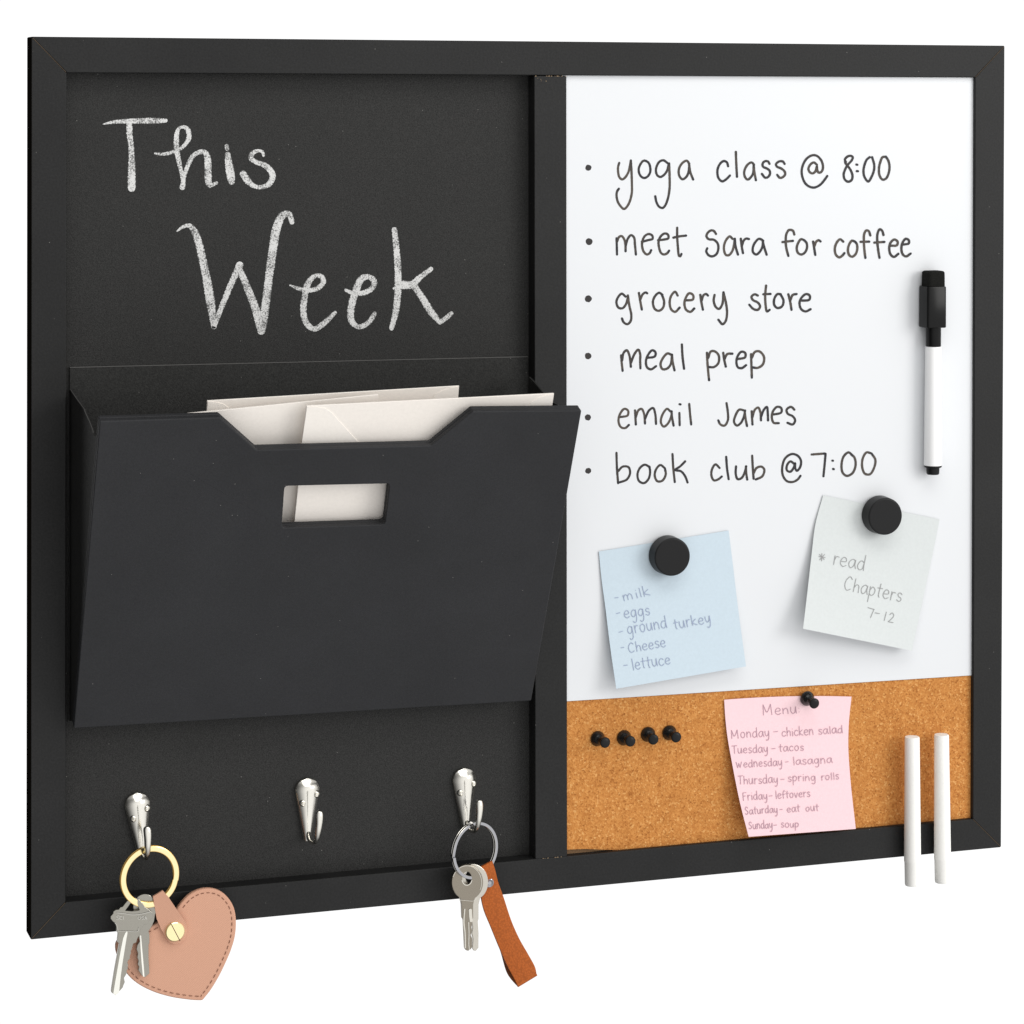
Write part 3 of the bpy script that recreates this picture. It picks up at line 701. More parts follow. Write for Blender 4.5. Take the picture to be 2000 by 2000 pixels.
# ------------------------------------------------------------------ dry-erase marker
mz = Z(1760, 510, 120/539)
ax_n = 0.0038
mp = lambda x, y: P(*mz([(x, y)])[0], ax_n)
mt, mb = mp(281, 80), mp(283, 1870)
marker = empty('dry_erase_marker', mb, 'white dry erase marker with black eraser cap on the whiteboard', 'marker')
def zat(y): return mp(282, y).z
mx_ = (mt.x+mb.x)/2
def mcyl(prof):
    bm = bmesh.new(); lathe(bm, [(r, zat(y)) for r, y in prof], 40, Matrix.Translation(V(mx_, -ax_n, 0))); return bm
def rsq(bm, a, b, r, secs, dx=0, dn=0):  # rounded-square section prism, secs = (y, grow)
    rings = []
    for y, g in secs:
        z = zat(y); ring = []
        for cx_, cy_, a0 in ((1, 1, 0), (-1, 1, 90), (-1, -1, 180), (1, -1, 270)):
            for k in range(6):
                t = math.radians(a0+90*k/5); ring.append(bm.verts.new(V(mx_+dx+cx_*(a-r)+(r+g)*math.cos(t)*1.0+cx_*0, -ax_n+dn+cy_*(b-r)+(r+g)*math.sin(t), z)))
        rings.append(ring)
    n = len(rings[0])
    for p, q in zip(rings, rings[1:]):
        for i in range(n): bm.faces.new((p[i], p[(i+1) % n], q[(i+1) % n], q[i]))
    bm.faces.new(rings[0]); bm.faces.new(rings[-1][::-1]); fixn(bm)
bm = bmesh.new(); rsq(bm, .0060, .0058, .0016, [(216, -.0007), (220, -.0002), (230, 0), (565, .0001), (576, 0), (580, -.0004)], -.0006)
obj('cap', bm, PLASTIC, marker)
bm = bmesh.new(); rsq(bm, .0054, .0050, .0022, [(84, -.0012), (90, -.0004), (100, 0), (222, .0001)], -.0002)
obj('eraser', bm, FELT, marker)
obj('neck', mcyl([(0, 560), (.0043, 560), (.0043, 744), (.0041, 748), (0, 748)]), PLASTIC, marker)
obj('barrel', mcyl([(0, 748), (.00455, 748.5), (.00455, 760), (.0051, 1780), (.0050, 1790), (0, 1791)]), BARREL, marker)
obj('end_plug', mcyl([(0, 1791), (.0049, 1791.5), (.0050, 1800), (.0047, 1808), (.0037, 1812), (.0036, 1862), (.0032, 1870), (0, 1871)]), PLASTIC_M, marker)

# ------------------------------------------------------------------ sticky notes
GL = {  # single-line alphabet: width, strokes; x-height 1
 'a': (.8, [[(.72,.85),(.45,1),(.12,.7),(.08,.3),(.3,0),(.55,.2),(.7,.8)], [(.72,.95),(.72,.4),(.85,0)]]),
 'b': (.75, [[(.1,1.7),(.1,0)], [(.1,.6),(.35,.95),(.68,.7),(.62,.2),(.3,0),(.1,.15)]]),
 'c': (.72, [[(.68,.8),(.42,1),(.1,.65),(.1,.25),(.38,0),(.7,.2)]]),
 'd': (.8, [[(.68,.85),(.4,1),(.1,.65),(.1,.2),(.35,0),(.6,.2),(.68,.7)], [(.7,1.65),(.7,.6),(.75,0)]]),
 'e': (.75, [[(.1,.5),(.65,.6),(.6,.9),(.35,1),(.1,.65),(.1,.25),(.4,0),(.7,.18)]]),
 'f': (.6, [[(.62,1.45),(.4,1.65),(.25,1.3),(.25,0)], [(0,.85),(.55,.9)]]),
 'g': (.78, [[(.66,.85),(.4,1),(.1,.65),(.12,.25),(.36,.05),(.6,.35),(.66,.9)], [(.68,.95),(.7,.1),(.62,-.55),(.4,-.75),(.2,-.55)]]),
 'h': (.75, [[(.1,1.65),(.1,0)], [(.1,.5),(.35,.95),(.6,.85),(.65,.4),(.68,0)]]),
 'i': (.35, [[(.15,.95),(.18,0)], [(.15,1.4),(.17,1.42)]]),
 'k': (.75, [[(.1,1.6),(.1,0)], [(.6,.95),(.15,.45),(.7,0)]]),
 'l': (.35, [[(.15,1.6),(.18,0)]]),
 'm': (1.1, [[(.08,1),(.1,0)], [(.1,.6),(.3,1),(.48,.8),(.52,.05)], [(.52,.6),(.72,1),(.92,.8),(.98,0)]]),
 'n': (.78, [[(.08,1),(.1,0)], [(.1,.55),(.38,1),(.6,.8),(.68,0)]]),
 'o': (.78, [[(.5,1),(.2,.9),(.08,.5),(.22,.08),(.48,.02),(.68,.4),(.66,.8),(.48,1)]]),
 'p': (.75, [[(.08,1),(.1,-.7)], [(.1,.6),(.35,1),(.66,.75),(.62,.3),(.35,.05),(.1,.2)]]),
 'r': (.6, [[(.1,1),(.13,0)], [(.13,.55),(.3,.95),(.55,.92)]]),
 's': (.65, [[(.58,.85),(.35,1),(.12,.8),(.25,.55),(.52,.42),(.58,.18),(.35,0),(.08,.15)]]),
 't': (.6, [[(.3,1.5),(.3,.1),(.4,0)], [(.02,1),(.6,1.02)]]),
 'u': (.78, [[(.08,1),(.1,.3),(.3,0),(.55,.2),(.66,1)], [(.66,1),(.72,0)]]),
 'v': (.7, [[(.05,1),(.32,0),(.62,1)]]),
 'y': (.75, [[(.08,1),(.12,.4),(.32,.1),(.55,.35),(.65,1)], [(.66,1),(.66,.1),(.55,-.55),(.35,-.75),(.2,-.6)]]),
 'C': (.9, [[(.8,1.25),(.5,1.5),(.12,1.0),(.1,.4),(.4,0),(.8,.2)]]),
 'M': (1.2, [[(.08,0),(.1,1.6)], [(.1,1.6),(.5,.45),(.98,1.6)], [(.98,1.6),(1.08,0)]]),
 'T': (.8, [[(.0,1.55),(.85,1.6)], [(.4,1.55),(.42,0)]]),
 'W': (1.15, [[(.05,1.2),(.3,0)], [(.3,0),(.55,.9)], [(.55,.9),(.75,0)], [(.75,0),(1.05,1.2)]]),
 'F': (.75, [[(.1,1.5),(.12,0)], [(.1,1.5),(.7,1.52)], [(.1,.85),(.55,.88)]]),
 'S': (.8, [[(.68,1.25),(.4,1.5),(.12,1.2),(.3,.85),(.6,.6),(.66,.25),(.38,0),(.08,.2)]]),
 '7': (.8, [[(.05,1.1),(.75,1.05)], [(.72,1.05),(.55,0)]]), '1': (.3, [[(.15,1.1),(.1,0)]]), '2': (.75, [[(.08,.85),(.35,1.1),(.62,.85),(.4,.4),(.05,.02)], [(.05,.02),(.72,.02)]]),
 '-': (.7, [[(.1,.55),(.58,.57)]]), ':': (.3, [[(.1,.85),(.12,.86)], [(.12,.25),(.14,.26)]]), ' ': (.75, [])}
def write(ik, zf, text, a, b, xh, wd, up=None):
    tot = sum(GL[c][0] for c in text)
    (ax, ay), (bx, by) = a, b
    L = math.hypot(bx-ax, by-ay); ex, ey = (bx-ax)/L, (by-ay)/L; k = L/tot
    ux, uy = (ey, -ex) if up is None else up
    x = 0
    for ch in text:
        wch, ss = GL[ch]; j = xh*random.uniform(.92, 1.08); dy = xh*random.uniform(-.05, .05)
        for s in ss:
            pts = [(ax+ex*(x+(px*.84+.06)*k)+ux*(py*j+dy), ay+ey*(x+(px*.84+.06)*k)+uy*(py*j+dy)) for px, py in s]
            ik.stroke(zf(pts), wd, step=1.2, jitter=0.1)
        x += wch*k
def note(name, label, zf, left, right, nfun, m, ink, writes, extra=None, wd=1.7):
    # left / right edge polylines (top to bottom); surface ruled between them, curling away from the board
    lp, rp = smooth_path(zf(left), 6), smooth_path(zf(right), 6)
    NI, NJ = 14, 22
    def at(pl, t):
        q = t*(len(pl)-1); i = min(int(q), len(pl)-2); f_ = q-i; return (pl[i][0]*(1-f_)+pl[i+1][0]*f_, pl[i][1]*(1-f_)+pl[i+1][1]*f_)
    sag = extra or (lambda s, t: 0.0)
    def px(s, t):
        a, b = at(lp, t), at(rp, t); return (a[0]*(1-s)+b[0]*s, a[1]*(1-s)+b[1]*s+sag(s, t))
    def inv(x, y):
        s = t = .5
        for _ in range(14):
            p = px(s, t); h = 1e-3; ps = px(s+h, t); pt = px(s, min(t+h, 1)) if t+h <= 1 else px(s, t-h); ht = h if t+h <= 1 else -h
            a, b, c, d = (ps[0]-p[0])/h, (pt[0]-p[0])/ht, (ps[1]-p[1])/h, (pt[1]-p[1])/ht
            det = a*d-b*c; ex, ey = x-p[0], y-p[1]
            s += (d*ex-b*ey)/det; t += (a*ey-c*ex)/det; s = min(max(s, 0), 1); t = min(max(t, 0), 1)
        return s, t
    bm = bmesh.new(); g = []
    for j in range(NJ+1):
        g.append([bm.verts.new(P(*px(i/NI, j/NJ), nfun(i/NI, j/NJ))) for i in range(NI+1)])
    for j in range(NJ):
        for i in range(NI): bm.faces.new((g[j][i], g[j+1][i], g[j+1][i+1], g[j][i+1]))
    thicken(bm, g, V(0, 0.00012, 0))
    org = P(*px(.5, .5), 0)
    o = obj(name, bm, m, None, origin=org); tag(o, label, 'sticky note', 'sticky notes')
    def surf(x, y, q):
        s, t = inv(x, y); return P(x, y, nfun(s, t)+q)
    for wl in writes:
        ik = Ink(surf, 0.00028, 0.0000015)
        for (text, a, b, xh, *r) in wl:
            if text is None: ik.stroke(zf(a), wd)
            else: write(ik, zf, text, a, b, xh, wd)
        ik.build('handwritten_line', ink, o)
    return o
W0 = -YW
zb6 = Z(1150, 1020, 330/1875)
note('sticky_note', 'pale blue square note with a handwritten grocery list under a black magnet', zb6,
     [(112, 325), (140, 620), (182, 930), (240, 1400), (305, 1848)], [(1552, 92), (1600, 480), (1660, 980), (1745, 1600)],
     lambda s, t: W0+.0008+.0095*t*t*(1-.35*s), NOTE_BLUE, INK_BLUE,
     [[(None, [(287, 840), (327, 834)], 0, 0), ('milk', (380, 878), (695, 805), 68)],
      [(None, [(305, 1015), (346, 1003)], 0, 0), ('eggs', (390, 1068), (690, 1024), 78)],
      [(None, [(335, 1221), (378, 1208)], 0, 0), ('ground', (428, 1245), (880, 1168), 82), ('turkey', (945, 1188), (1365, 1108), 76)],
      [(None, [(358, 1393), (391, 1388)], 0, 0), ('Cheese', (440, 1448), (865, 1378), 72)],
      [(None, [(388, 1590), (432, 1584)], 0, 0), ('lettuce', (480, 1642), (918, 1572), 76)]], wd=1.2)
zg = Z(1550, 950, 300/1705)
note('sticky_note', 'pale grey square note reading read chapters 7-12 under a black magnet', zg,
     [(330, 98), (285, 250), (240, 430), (195, 800), (150, 1200), (105, 1580)], [(1620, 368), (1555, 700), (1480, 1050), (1315, 1825)],
     lambda s, t: W0+.0008+.0125*t*t*(1-.5*s), NOTE_GREY, INK_GREY,
     [[(None, [(315, 745), (312, 828)], 0, 0), (None, [(280, 778), (352, 790)], 0, 0), (None, [(288, 755), (340, 812)], 0, 0), (None, [(345, 755), (290, 815)], 0, 0), ('read', (425, 865), (790, 938), 98)],
      [('Chapters', (545, 1145), (1200, 1285), 96)],
      [('7', (795, 1440), (890, 1460), 92), (None, [(905, 1403), (955, 1412)], 0, 0), ('1', (990, 1490), (1025, 1497), 96), ('2', (1040, 1503), (1115, 1518), 92)]], wd=1.2)
zp = Z(1390, 1330, 310/1872)
note('sticky_note', 'pink note with a weekly dinner menu pinned to the cork strip', zp,
     [(148, 222), (160, 420), (185, 650), (250, 1020), (335, 1440), (437, 1838)], [(1650, 185), (1622, 440), (1612, 640), (1612, 800), (1640, 1200), (1700, 1745)],
     lambda s, t: -.003+.0010+.0105*t*t*(1-.15*s)+.003*math.sin(math.pi*t)*t, NOTE_PINK, INK_PINK,
     [[('Menu:', (598, 405), (1050, 378), 72)],
      [('Monday', (228, 680), (690, 652), 66), ('-', (720, 640), (800, 635), 66), ('chicken', (825, 655), (1210, 635), 64), ('salad', (1255, 630), (1555, 612), 60)],
      [('Tuesday', (240, 860), (672, 838), 62), ('-', (690, 830), (770, 826), 60), ('tacos', (790, 832), (1095, 820), 56)],
      [('Wednesday', (285, 1026), (840, 995), 58), ('-', (860, 985), (920, 982), 56), ('lasagna', (955, 990), (1430, 965), 58)],
      [('Thursday', (310, 1222), (790, 1200), 62), ('-', (805, 1195), (875, 1190), 56), ('spring', (895, 1188), (1235, 1172), 58), ('rolls', (1290, 1172), (1510, 1160), 54)],
      [('Friday', (365, 1412), (665, 1392), 58), ('-', (665, 1385), (730, 1382), 52), ('leftovers', (750, 1388), (1170, 1366), 56)],
      [('Saturday', (390, 1575), (785, 1552), 56), ('-', (795, 1545), (850, 1542), 50), ('eat out', (885, 1550), (1270, 1528), 54)],
      [('Sunday', (435, 1748), (725, 1735), 58), ('-', (720, 1728), (785, 1725), 48), ('soup', (815, 1730), (1035, 1722), 52)]],
     extra=lambda s, t: (-9*s*(1-s)*1.6+(4.0*max(0, s-.85)/.15*(1 if t < .0 else 1))*max(0, 1-t*3)*0+0)*max(0, 1-2.2*t) , wd=1.15)

# ------------------------------------------------------------------ magnets
mr = 0.0104
for k, (px_, py_, lab) in enumerate([(1313.7, 1088, 'round black magnet holding the blue grocery note'), (1729.7, 1008.8, 'round black magnet holding the pale grey note')]):
    nf = W0+.0013+.0086
    c = P(px_, py_, nf)
    bm = bmesh.new()
    lathe(bm, [(0, 0), (mr-.0009, 0), (mr-.0005, -.0001), (mr-.0002, -.0003), (mr-.00005, -.0006), (mr, -.0010), (mr+.0003, -.0080), (mr+.0001, -.0086), (0, -.0086)], 64, Ry)
    o = obj('magnet', bm, PLASTIC_M, None, angle=14); o.location = c
    tag(o, lab, 'magnet', 'round black magnets')
    bm = None

# ------------------------------------------------------------------ push pins
zp1 = Z(1140, 1400, 210/1932); zp5 = Z(1550, 1330, 80/1932)
pins = [(zp1, (252, 392), (395, 468), 'black push pin in the cork, nearest the divider rail'), (zp1, (727, 377), (845, 443), 'black push pin second from the divider in the row of four'),
        (zp1, (1157, 317), (1258, 412), 'black push pin third from the divider in the row of four'), (zp1, (1542, 287), (1670, 372), 'black push pin ending the row of four, on the pink note side'),
        (zp5, (650, 830), (995, 1075), 'black push pin stuck through the top of the pink menu note')]
fb = bmesh.new(); lathe(fb, [(0, 0), (.0039, 0), (.00415, .0003), (.00415, .0008), (.0038, .0013), (.0032, .0024), (.0025, .0033), (.0018, .0039), (.0015, .0045), (0, .0045)], 36)
gb = bmesh.new(); lathe(gb, [(0, .0044), (.00150, .0044), (.00145, .0055), (.0016, .0068), (.0021, .0082), (.0027, .0093), (.0029, .0099), (.0029, .0104), (.0026, .0108), (.0012, .0111), (0, .0112)], 36)
pin0 = None
for k, (zf, b, h, lab) in enumerate(pins):
    nb = -.0030 if k < 4 else -.0012
    pb = P(*zf([b])[0], nb+.0006); ph = P(*zf([h])[0], nb+.0108)
    axis = (ph-pb).normalized()
    if pin0 is None:
        pin0 = empty('push_pin', (0, 0, 0), lab, 'push pin', 'black push pins')
        local('flange', fb, PIN, pin0); local('grip', gb, PLASTIC_M, pin0); r = pin0
    else:
        r = pin0.copy(); COL.objects.link(r)
        for ch in list(pin0.children):
            c = ch.copy(); COL.objects.link(c); c.parent = r
    r['label'] = lab
    r.location = pb-axis*.0006; r.rotation_euler = axis.to_track_quat('Z', 'Y').to_euler()

# ------------------------------------------------------------------ chalk sticks
zc = Z(1740, 1410, 140/820)
for k, (t, b1, b2, lab) in enumerate([((243, 165, 86), (251, 1592, 99), (248, 1866, 88), 'white chalk stick over the bottom rail, left of the two'), ((579, 140, 86), (595, 1572, 99), (593, 1832, 90), 'white chalk stick over the bottom rail, right of the two')]):
    n = .0062
    pt, p1, p2 = [P(*zc([q[:2]])[0], n) for q in (t, b1, b2)]
    axis = (p2-pt); L = axis.length; axis.normalize()
    px_mm = 3.53
    rt, r1, r2 = [q[2]*140/820/px_mm/1000 for q in (t, b1, b2)]
    l1 = (p1-pt).length
    bm = bmesh.new()
    lathe(bm, [(0, 0), (rt*.6, .0001), (rt*.93, .0002), (rt, .0007), (rt*.7+r1*.3, l1*.33), (r1*.99, l1*.985), (r1*.985, l1), (r2*.55+r1*.45, l1+.0008), (r2*1.02, L-.0008), (r2*.97, L), (0, L)], 40)
    o = obj('chalk_stick', bm, CHALK, None); o.location = pt
    o.rotation_euler = axis.to_track_quat('Z', 'Y').to_euler(); tag(o, lab, 'chalk', 'white chalk sticks')

# ------------------------------------------------------------------ key rings, keys and fobs
def split_ring(c, nrm, R, wr, wa, a0, turns=2.0, pitch=None, edge=0):
    nrm = nrm.normalized(); hx = V(0, 0, 1).cross(nrm).normalized()
    if hx.x < 0: hx = -hx
    vz = V(0, 0, 1); pitch = pitch or wa*1.08
    bm = bmesh.new(); n = int(96*turns); rings = []
    for i in range(n+1):
        q = i/96; a = a0+2*math.pi*q
        # each coil stays flat and steps across over a short stretch
        f_ = q % 1.0; k = int(q) if i < n else int(turns)-1
        st = 0.0
        if turns > 1: st = min(1, max(0, (q-(turns/2-.06))/.12)); st = st*st*(3-2*st)
        off = nrm*(pitch*(0.5-st))
        rad = hx*math.cos(a)+vz*math.sin(a)
        ring = []
        for (u, v) in ((-.5, -.38), (-.42, -.5), (.42, -.5), (.5, -.38), (.5, .38), (.42, .5), (-.42, .5), (-.5, .38)):
            ring.append(bm.verts.new(c+off+rad*(R-wr/2+u*wr)+nrm*(v*wa)))
        rings.append(ring)
    for p, q in zip(rings, rings[1:]):
        for j in range(8):
            f = bm.faces.new((p[j], p[(j+1) % 8], q[(j+1) % 8], q[j])); f.material_index = edge if j % 2 == 0 else 0
    bm.faces.new(rings[0]); bm.faces.new(rings[-1][::-1]); fixn(bm)
    return bm, hx
K6 = Z(200, 1640, 320/1932); K7 = Z(200, 1520, 280/1176); K8 = Z(860, 1660, 210/1932); K9 = Z(840, 1480, 240/966)
n0 = 0.0125
# gold ring
c1 = P(291.8, 1711.8, n0); R1 = (P(351.0, 1711.8, n0)-c1).length
an = math.radians(9); nr1 = V(math.sin(an), -math.cos(an), 0)
bm, _ = split_ring(c1, nr1, R1, .0029, .0011, math.radians(-14), edge=1)
gring = obj('key_ring', bm, [GOLD, metal('amber_gold_edge', (0.70, 0.42, 0.11), 0.18, 0.04)], None, origin=c1, angle=30); tag(gring, 'gold split ring hanging from the wall hook nearest the left rail', 'key ring', 'split key rings')
# front key on the gold ring
kn = n0+.0022
k1 = lambda x, y: P(x, y, kn)
o1 = [(130,868),(128,850),(160,828),(195,826),(210,800),(240,792),(268,755),(290,728),(318,704),(345,693),(390,688),(430,700),(470,745),(500,792),(555,828),(588,858),(598,900),(590,930),(570,942),(545,962),(538,985),(520,1000),(492,1000),(480,1020),(470,1040),(448,1062),(450,1085),(438,1105),(440,1122),(420,1150),(408,1180),(400,1212),(365,1226),(355,1260),(348,1292),(336,1310),(338,1340),(325,1370),(327,1400),(300,1430),(296,1455),(308,1480),(296,1502),(303,1520),(285,1545),(290,1570),(275,1600),(255,1632),(265,1682),(250,1715),(242,1742),(222,1765),(200,1790),(155,1838),(105,1800),(108,1760),(115,1715),(140,1560),(165,1420),(188,1300),(203,1222),(182,1216),(176,1180),(185,1105),(170,1085),(165,1050),(158,1000),(140,975),(118,958),(98,932),(98,905),(112,892)]
hole1 = [(268,838),(300,795),(330,752),(380,738),(410,760),(440,832),(400,842),(340,846)]
key1 = empty('key', k1(*K6([(350, 720)])[0]), 'large flat silver key with toothed blade on the gold ring, in front', 'key', 'keys on the rings')
bm = bmesh.new(); plate(bm, [K6(o1), K6(hole1)], k1, .0021); obj('key_blank', bm, KEYM, key1, smooth=False, bevel=0.00025, seg=2)
bm = bmesh.new(); plate(bm, [K6([(292,1076),(296,1100),(285,1160),(262,1300),(238,1450),(215,1620),(196,1810),(150,1832),(128,1815),(150,1680),(185,1480),(215,1310),(245,1160),(270,1100)])], lambda x, y: P(x, y, kn+.00025), .0002); obj('milled_groove', bm, metal('bright_key_groove', (0.86, 0.85, 0.78), .3), key1, smooth=False)
ik = Ink(lambda x, y, q: P(x, y, kn+q), .00025, .000004)
for s in [[(205,905),(185,895),(168,905),(180,920),(198,930),(190,943),(165,940)], [(232,908),(215,900),(205,920),(212,940),(230,938)], [(245,905),(250,940)],
          [(418,908),(420,932),(436,940),(450,930),(452,905)], [(485,905),(470,905),(465,918),(483,925),(485,938),(465,942)], [(497,942),(508,905)], [(508,905),(524,942)], [(502,928),(518,928)]]:
    ik.stroke(K6(s), 1.3, jitter=0)
ik.stroke(K6([(150, 985), (165, 1000), (185, 1070)]), 1.2); ik.stroke(K6([(170, 862), (260, 872), (340, 885), (420, 882), (500, 868), (560, 850)]), 1.3); ik.stroke(K6([(185, 1078), (300, 1080), (420, 1078), (428, 1040)]), 1.0)
ik.build('raised_lettering', metal('bright_key_edges', (0.52, 0.505, 0.46), .3), key1)
# second key behind it
kb = n0-.0002
k2 = lambda x, y: P(x, y, kb)
circ = lambda cx, cy, rx, ry, a0=0, a1=360, n=32: [(cx+rx*math.cos(math.radians(a0+(a1-a0)*i/n)), cy+ry*math.sin(math.radians(a0+(a1-a0)*i/n))) for i in range(n+1)]
bow = circ(505, 795, 142, 152, 155, 395, 26)
o2 = bow + [(610,960),(585,1020),(545,1082),(556,1120),(556,1218),(546,1240),(546,1400),(556,1580),(500,1626),(462,1600),(440,1568),(422,1540),(432,1500),(416,1470),(425,1430),(412,1390),(418,1340),(402,1290),(412,1245),(440,1200),(420,1120),(425,1040)]
key2 = empty('key', k2(*K6([(480, 720)])[0]), 'smaller round headed key on the gold ring, partly behind the large one', 'key', 'keys on the rings')
bm = bmesh.new(); plate(bm, [K6(o2), K6(circ(415, 745, 30, 34, 0, 337.5, 15))], k2, .0020); obj('key_blank', bm, KEYM, key2, smooth=False, bevel=0.0003, seg=2)
bm = bmesh.new(); plate(bm, [K6([(444,1130),(456,1130),(470,1300),(488,1500),(496,1618),(478,1612),(462,1450),(450,1280)])], lambda x, y: P(x, y, kb+.0002), .00015); obj('milled_groove', bm, metal('bright_groove', (0.9, 0.88, 0.8), .25), key2, smooth=False)
# heart fob
hn = n0-.0040
hp = [(605,1082),(650,1020),(720,952),(800,914),(880,905),(960,925),(1030,980),(1078,1060),(1097,1160),(1090,1290),(1060,1400),(1010,1520),(950,1640),(885,1745),(822,1824),(760,1823),(680,1815),(560,1795),(430,1757),(320,1705),(250,1655),(195,1595),(148,1520),(118,1440),(110,1400),(114,1355),(142,1318),(200,1285),(300,1250),(385,1222),(450,1188),(540,1130)]
H = lambda x, y: P(x, y, hn)
fob = empty('key_fob', P(*K7([(520, 930)])[0], hn), 'dusty pink heart shaped leather key fob with gold rivet', 'key fob')
def dens(pts, corners=()):
    o = []; n = len(pts); cs = sorted(corners)
    # smooth between sharp corners
    for a, b in zip(cs, cs[1:]+[cs[0]+n]):
        seg = [pts[i % n] for i in range(a, b+1)]
        o += smooth_path(seg, 3)[:-1]
    return o
hs = dens(K7(hp), (0, 14))
bm = bmesh.new(); plate(bm, [hs], H, .0030); obj('heart', bm, PINKL, fob, smooth=True, bevel=0.0007, seg=3)
cxh, cyh = sum(p[0] for p in hs)/len(hs), sum(p[1] for p in hs)/len(hs)
# stitching inset from the edge
nH = len(hs); inset = []
for i in range(nH):
    a, b = hs[i-3], hs[(i+3) % nH]; tx, ty = b[0]-a[0], b[1]-a[1]; L = math.hypot(tx, ty) or 1
    nx, ny = -ty/L, tx/L
    if (cxh-hs[i][0])*nx+(cyh-hs[i][1])*ny < 0: nx, ny = -nx, -ny
    inset.append((hs[i][0]+nx*8.3, hs[i][1]+ny*8.3))
ik = Ink(lambda x, y, q: P(x, y, hn+q), .0002, .000002)
i = 4
while i < nH-4:
    s = inset[i:i+3]
    if len(s) == 3: ik.stroke(s, 1.35, jitter=0.15, curve=False)
    i += 3 if (i//3) % 2 else 3
    i += 1
ik.build('stitching', THREAD, fob)
sn = lambda y: n0+.0030-(.0030+.0026)*min(1, max(0, (y-920)/330))
st = [(415,972),(455,948),(496,921),(542,975),(600,1062),(650,1135),(688,1190),(697,1240),(690,1290),(668,1328),(635,1352),(590,1362),(548,1345),(512,1295),(475,1225),(445,1150)]
st = [(x, y) for x, y in st]
bm = bmesh.new()
stp = K7(st)
inv7 = lambda y: (y-1520)*1176/280
plate(bm, [stp], lambda x, y: P(x, y, sn(inv7(y))), .0014); bmesh.ops.triangulate(bm, faces=[f for f in bm.faces if len(f.verts) > 4])
obj('strap', bm, PINKL, fob, smooth=False)
rc = P(*K7([(597, 1260)])[0], hn+.0030)
bm = bmesh.new(); rv = .0049
lathe(bm, [(0, .0004), (rv*.92, .0004), (rv, .0001), (rv*1.02, -.0016), (0, -.0016)], 40, Ry); bmesh.ops.translate(bm, verts=bm.verts, vec=rc)
riv = obj('rivet', bm, GOLD, fob, angle=20)
bm = bmesh.new(); a, b = K7([(560, 1188), (637, 1335)]); d = Vector(b)-Vector(a); s = Vector((-d.y, d.x)).normalized()*.75
rq = [Vector(a)-s, Vector(b)-s, Vector(b)+s, Vector(a)+s]
hexa(bm, [P(p.x, p.y, hn+.0030+.00046) for p in rq], [P(p.x, p.y, hn+.0030+.0003) for p in rq]); fixn(bm); obj('rivet_slot', bm, SLOT, riv, smooth=False)

# silver ring
n2 = 0.0125
c2 = P(926.3, 1660.5, n2); R2 = (P(926.3, 1716, n2)-c2).length
an = math.radians(20); nr2 = V(math.sin(an), -math.cos(an), 0)
bm, hx2 = split_ring(c2, nr2, R2, .0017, .0013, math.radians(186), edge=1)
sring = obj('key_ring', bm, [CHROME, NICKEL], None, origin=c2, angle=30); tag(sring, 'silver split ring hanging from the wall hook beside the divider', 'key ring', 'split key rings')  # dark faces and bright chamfers put reflections and glints into the colour
# keys on the silver ring
kh = n2+.0022
bowo = circ(490, 585, 282, 318, 118, 422, 44)
of = bowo + [(592,985),(592,1225),(575,1262),(582,1300),(560,1400),(575,1450),(548,1530),(578,1600),(570,1690),(580,1740),(545,1790),(500,1816),(455,1800),(440,1770),(415,1260),(390,1225),(382,990)]
hf = circ(478, 510, 84, 118, 0, 345, 23)
ka = lambda x, y: P(x, y, kh)
key3 = empty('key', ka(*K8([(480, 400)])[0]), 'warm silver key with oval bow on the silver ring, frontmost', 'key', 'keys on the rings')
bm = bmesh.new(); plate(bm, [K8(of), K8(hf)], ka, .0022); obj('key_blank', bm, KEYD, key3, smooth=False, bevel=0.0003, seg=2)
ik = Ink(lambda x, y, q: P(x, y, kh+q), .0002, .000004)
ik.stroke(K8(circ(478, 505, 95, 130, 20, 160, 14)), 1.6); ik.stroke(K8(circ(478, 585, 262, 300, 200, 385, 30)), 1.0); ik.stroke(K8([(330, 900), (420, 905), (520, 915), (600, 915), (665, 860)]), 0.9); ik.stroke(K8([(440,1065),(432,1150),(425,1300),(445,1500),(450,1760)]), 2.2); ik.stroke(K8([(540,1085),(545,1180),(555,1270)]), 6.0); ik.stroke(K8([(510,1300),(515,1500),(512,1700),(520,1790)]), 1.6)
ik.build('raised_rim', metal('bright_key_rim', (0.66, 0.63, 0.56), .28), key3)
kc = kh-.0023
kk = lambda x, y: P(x, y, kc)
bow2 = circ(590, 580, 272, 325, 118, 422, 44)
o4 = bow2 + [(690,985),(690,1240),(676,1280),(690,1500),(688,1760),(640,1816),(600,1812),(575,1760),(590,1600),(566,1500),(585,1400),(560,1262),(500,1225),(490,990)]
key4 = empty('key', kk(*K8([(560, 400)])[0]), 'oval bow key almost hidden behind the frontmost key on the silver ring', 'key', 'keys on the rings')
bm = bmesh.new(); plate(bm, [K8(o4), K8(circ(540, 490, 80, 112, 0, 345, 23))], kk, .0022); obj('key_blank', bm, metal('pale_key_nickel', (0.55, 0.52, 0.46), .32), key4, smooth=False, bevel=0.0003, seg=2)
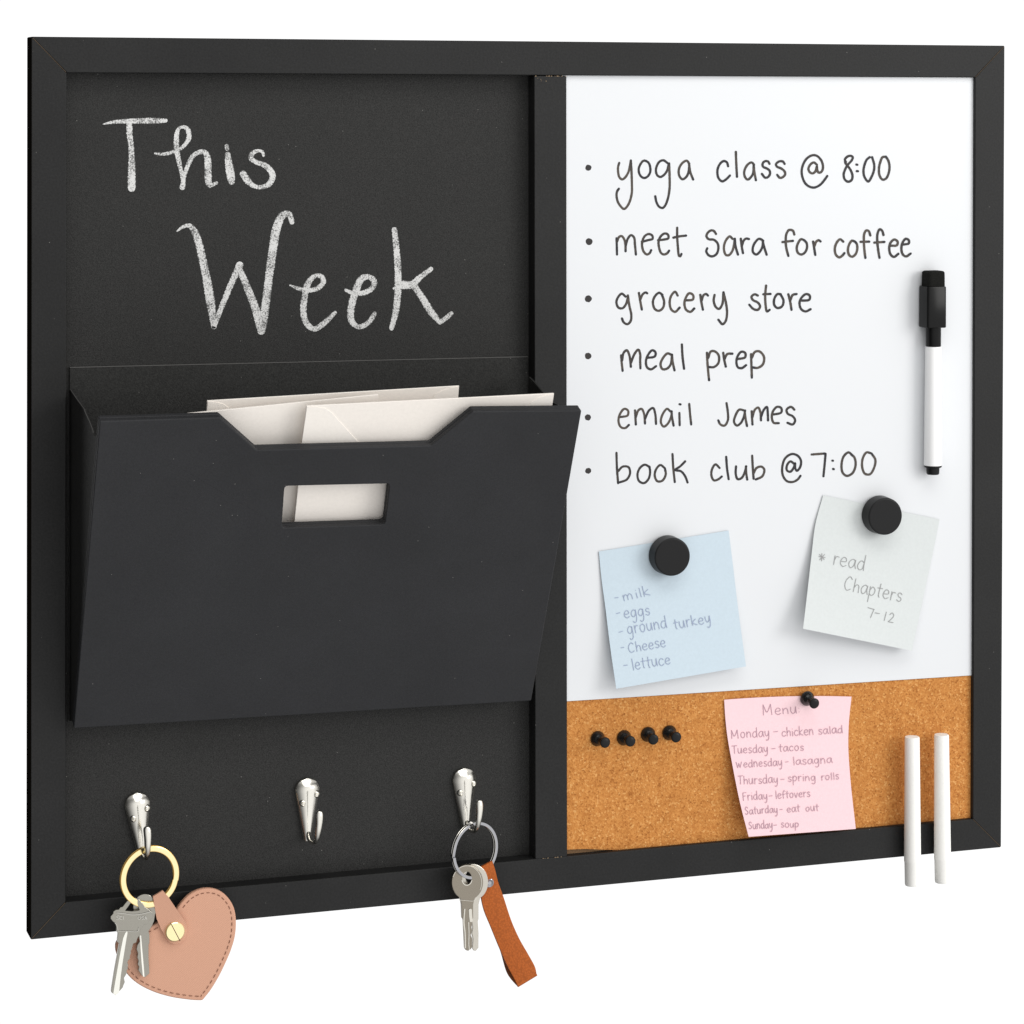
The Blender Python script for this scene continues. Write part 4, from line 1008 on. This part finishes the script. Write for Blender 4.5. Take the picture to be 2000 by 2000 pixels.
# tan leather loop
lf = [(395,852),(415,826),(440,811),(468,806),(492,816),(508,842),(512,880),(518,925),(540,990),(575,1090),(605,1185),(640,1282),(670,1355),(702,1422),(735,1482),(770,1542),(812,1605),(830,1655),(836,1696)]
lb = [(688,1790),(668,1780),(640,1720),(620,1642),(575,1560),(540,1482),(510,1402),(478,1330),(452,1260),(432,1218),(415,1150),(400,1080),(392,1000),(390,920)]
ln = lambda x, y: n2+.0008+.0028*min(1, max(0, (y-1480-20)/200))
loop = empty('leather_key_loop', P(*K9([(450, 820)])[0], n2), 'tan brown leather strap loop with silver rivet on the silver ring', 'key fob')
def ribbon_solid(L_, R_, nfun, th, name, m, parent):
    bm = bmesh.new(); g = []
    n = 40
    def at(pl, t):
        q = t*(len(pl)-1); i = min(int(q), len(pl)-2); f_ = q-i; return (pl[i][0]*(1-f_)+pl[i+1][0]*f_, pl[i][1]*(1-f_)+pl[i+1][1]*f_)
    for j in range(n+1):
        a, b = at(L_, j/n), at(R_, j/n); row = []
        for i in range(7):
            s = i/6; x, y = a[0]*(1-s)+b[0]*s, a[1]*(1-s)+b[1]*s
            row.append(bm.verts.new(P(x, y, nfun(s, j/n)+.0003*math.sin(math.pi*s))))
        g.append(row)
    for p, q in zip(g, g[1:]):
        for i in range(6): bm.faces.new((p[i], q[i], q[i+1], p[i+1]))
    thicken(bm, g, V(0, th, 0))
    return obj(name, bm, m, parent, smooth=True, bevel=.0002)
Lp = smooth_path(K9([(395,862),(392,960),(400,1080),(425,1200),(478,1330),(540,1482),(610,1640),(690,1791)]), 4)
Rp = smooth_path(K9([(490,812),(512,880),(535,975),(580,1100),(640,1282),(702,1422),(770,1542),(828,1650),(838,1700)]), 4)
ribbon_solid(Lp, Rp, lambda s, t: n2-.0011-.0024*min(1, max(0, (t-.10)/.07))+.0095*max(0, t-.2), .0016, 'front_strap', TAN, loop)
Lb = smooth_path(K9([(430,1000),(470,1240),(520,1420),(560,1535),(606,1690),(640,1745),(682,1792)]), 4)
Rb = smooth_path(K9([(520,1000),(560,1200),(640,1400),(700,1530),(770,1640),(800,1690),(836,1702)]), 4)
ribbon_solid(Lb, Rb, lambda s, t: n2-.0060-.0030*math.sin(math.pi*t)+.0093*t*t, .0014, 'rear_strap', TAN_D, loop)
fold = bmesh.new(); a, b = P(*K9([(686, 1789)])[0], n2+.0038), P(*K9([(836, 1698)])[0], n2+.0038)
tube(fold, [a+V(0, .0008, .0), b+V(0, .0008, .0)], .0014, 16); obj('strap_fold', fold, TAN, loop)
bm = bmesh.new(); lathe(bm, [(0, .0006), (.0010, .0006), (.0013, .0002), (.0019, .0006), (.0024, .0003), (.0026, -.0008), (0, -.0008)], 32, Ry)
bmesh.ops.translate(bm, verts=bm.verts, vec=P(*K9([(466, 983)])[0], n2-.0024)); obj('rivet', bm, CHROME, loop)
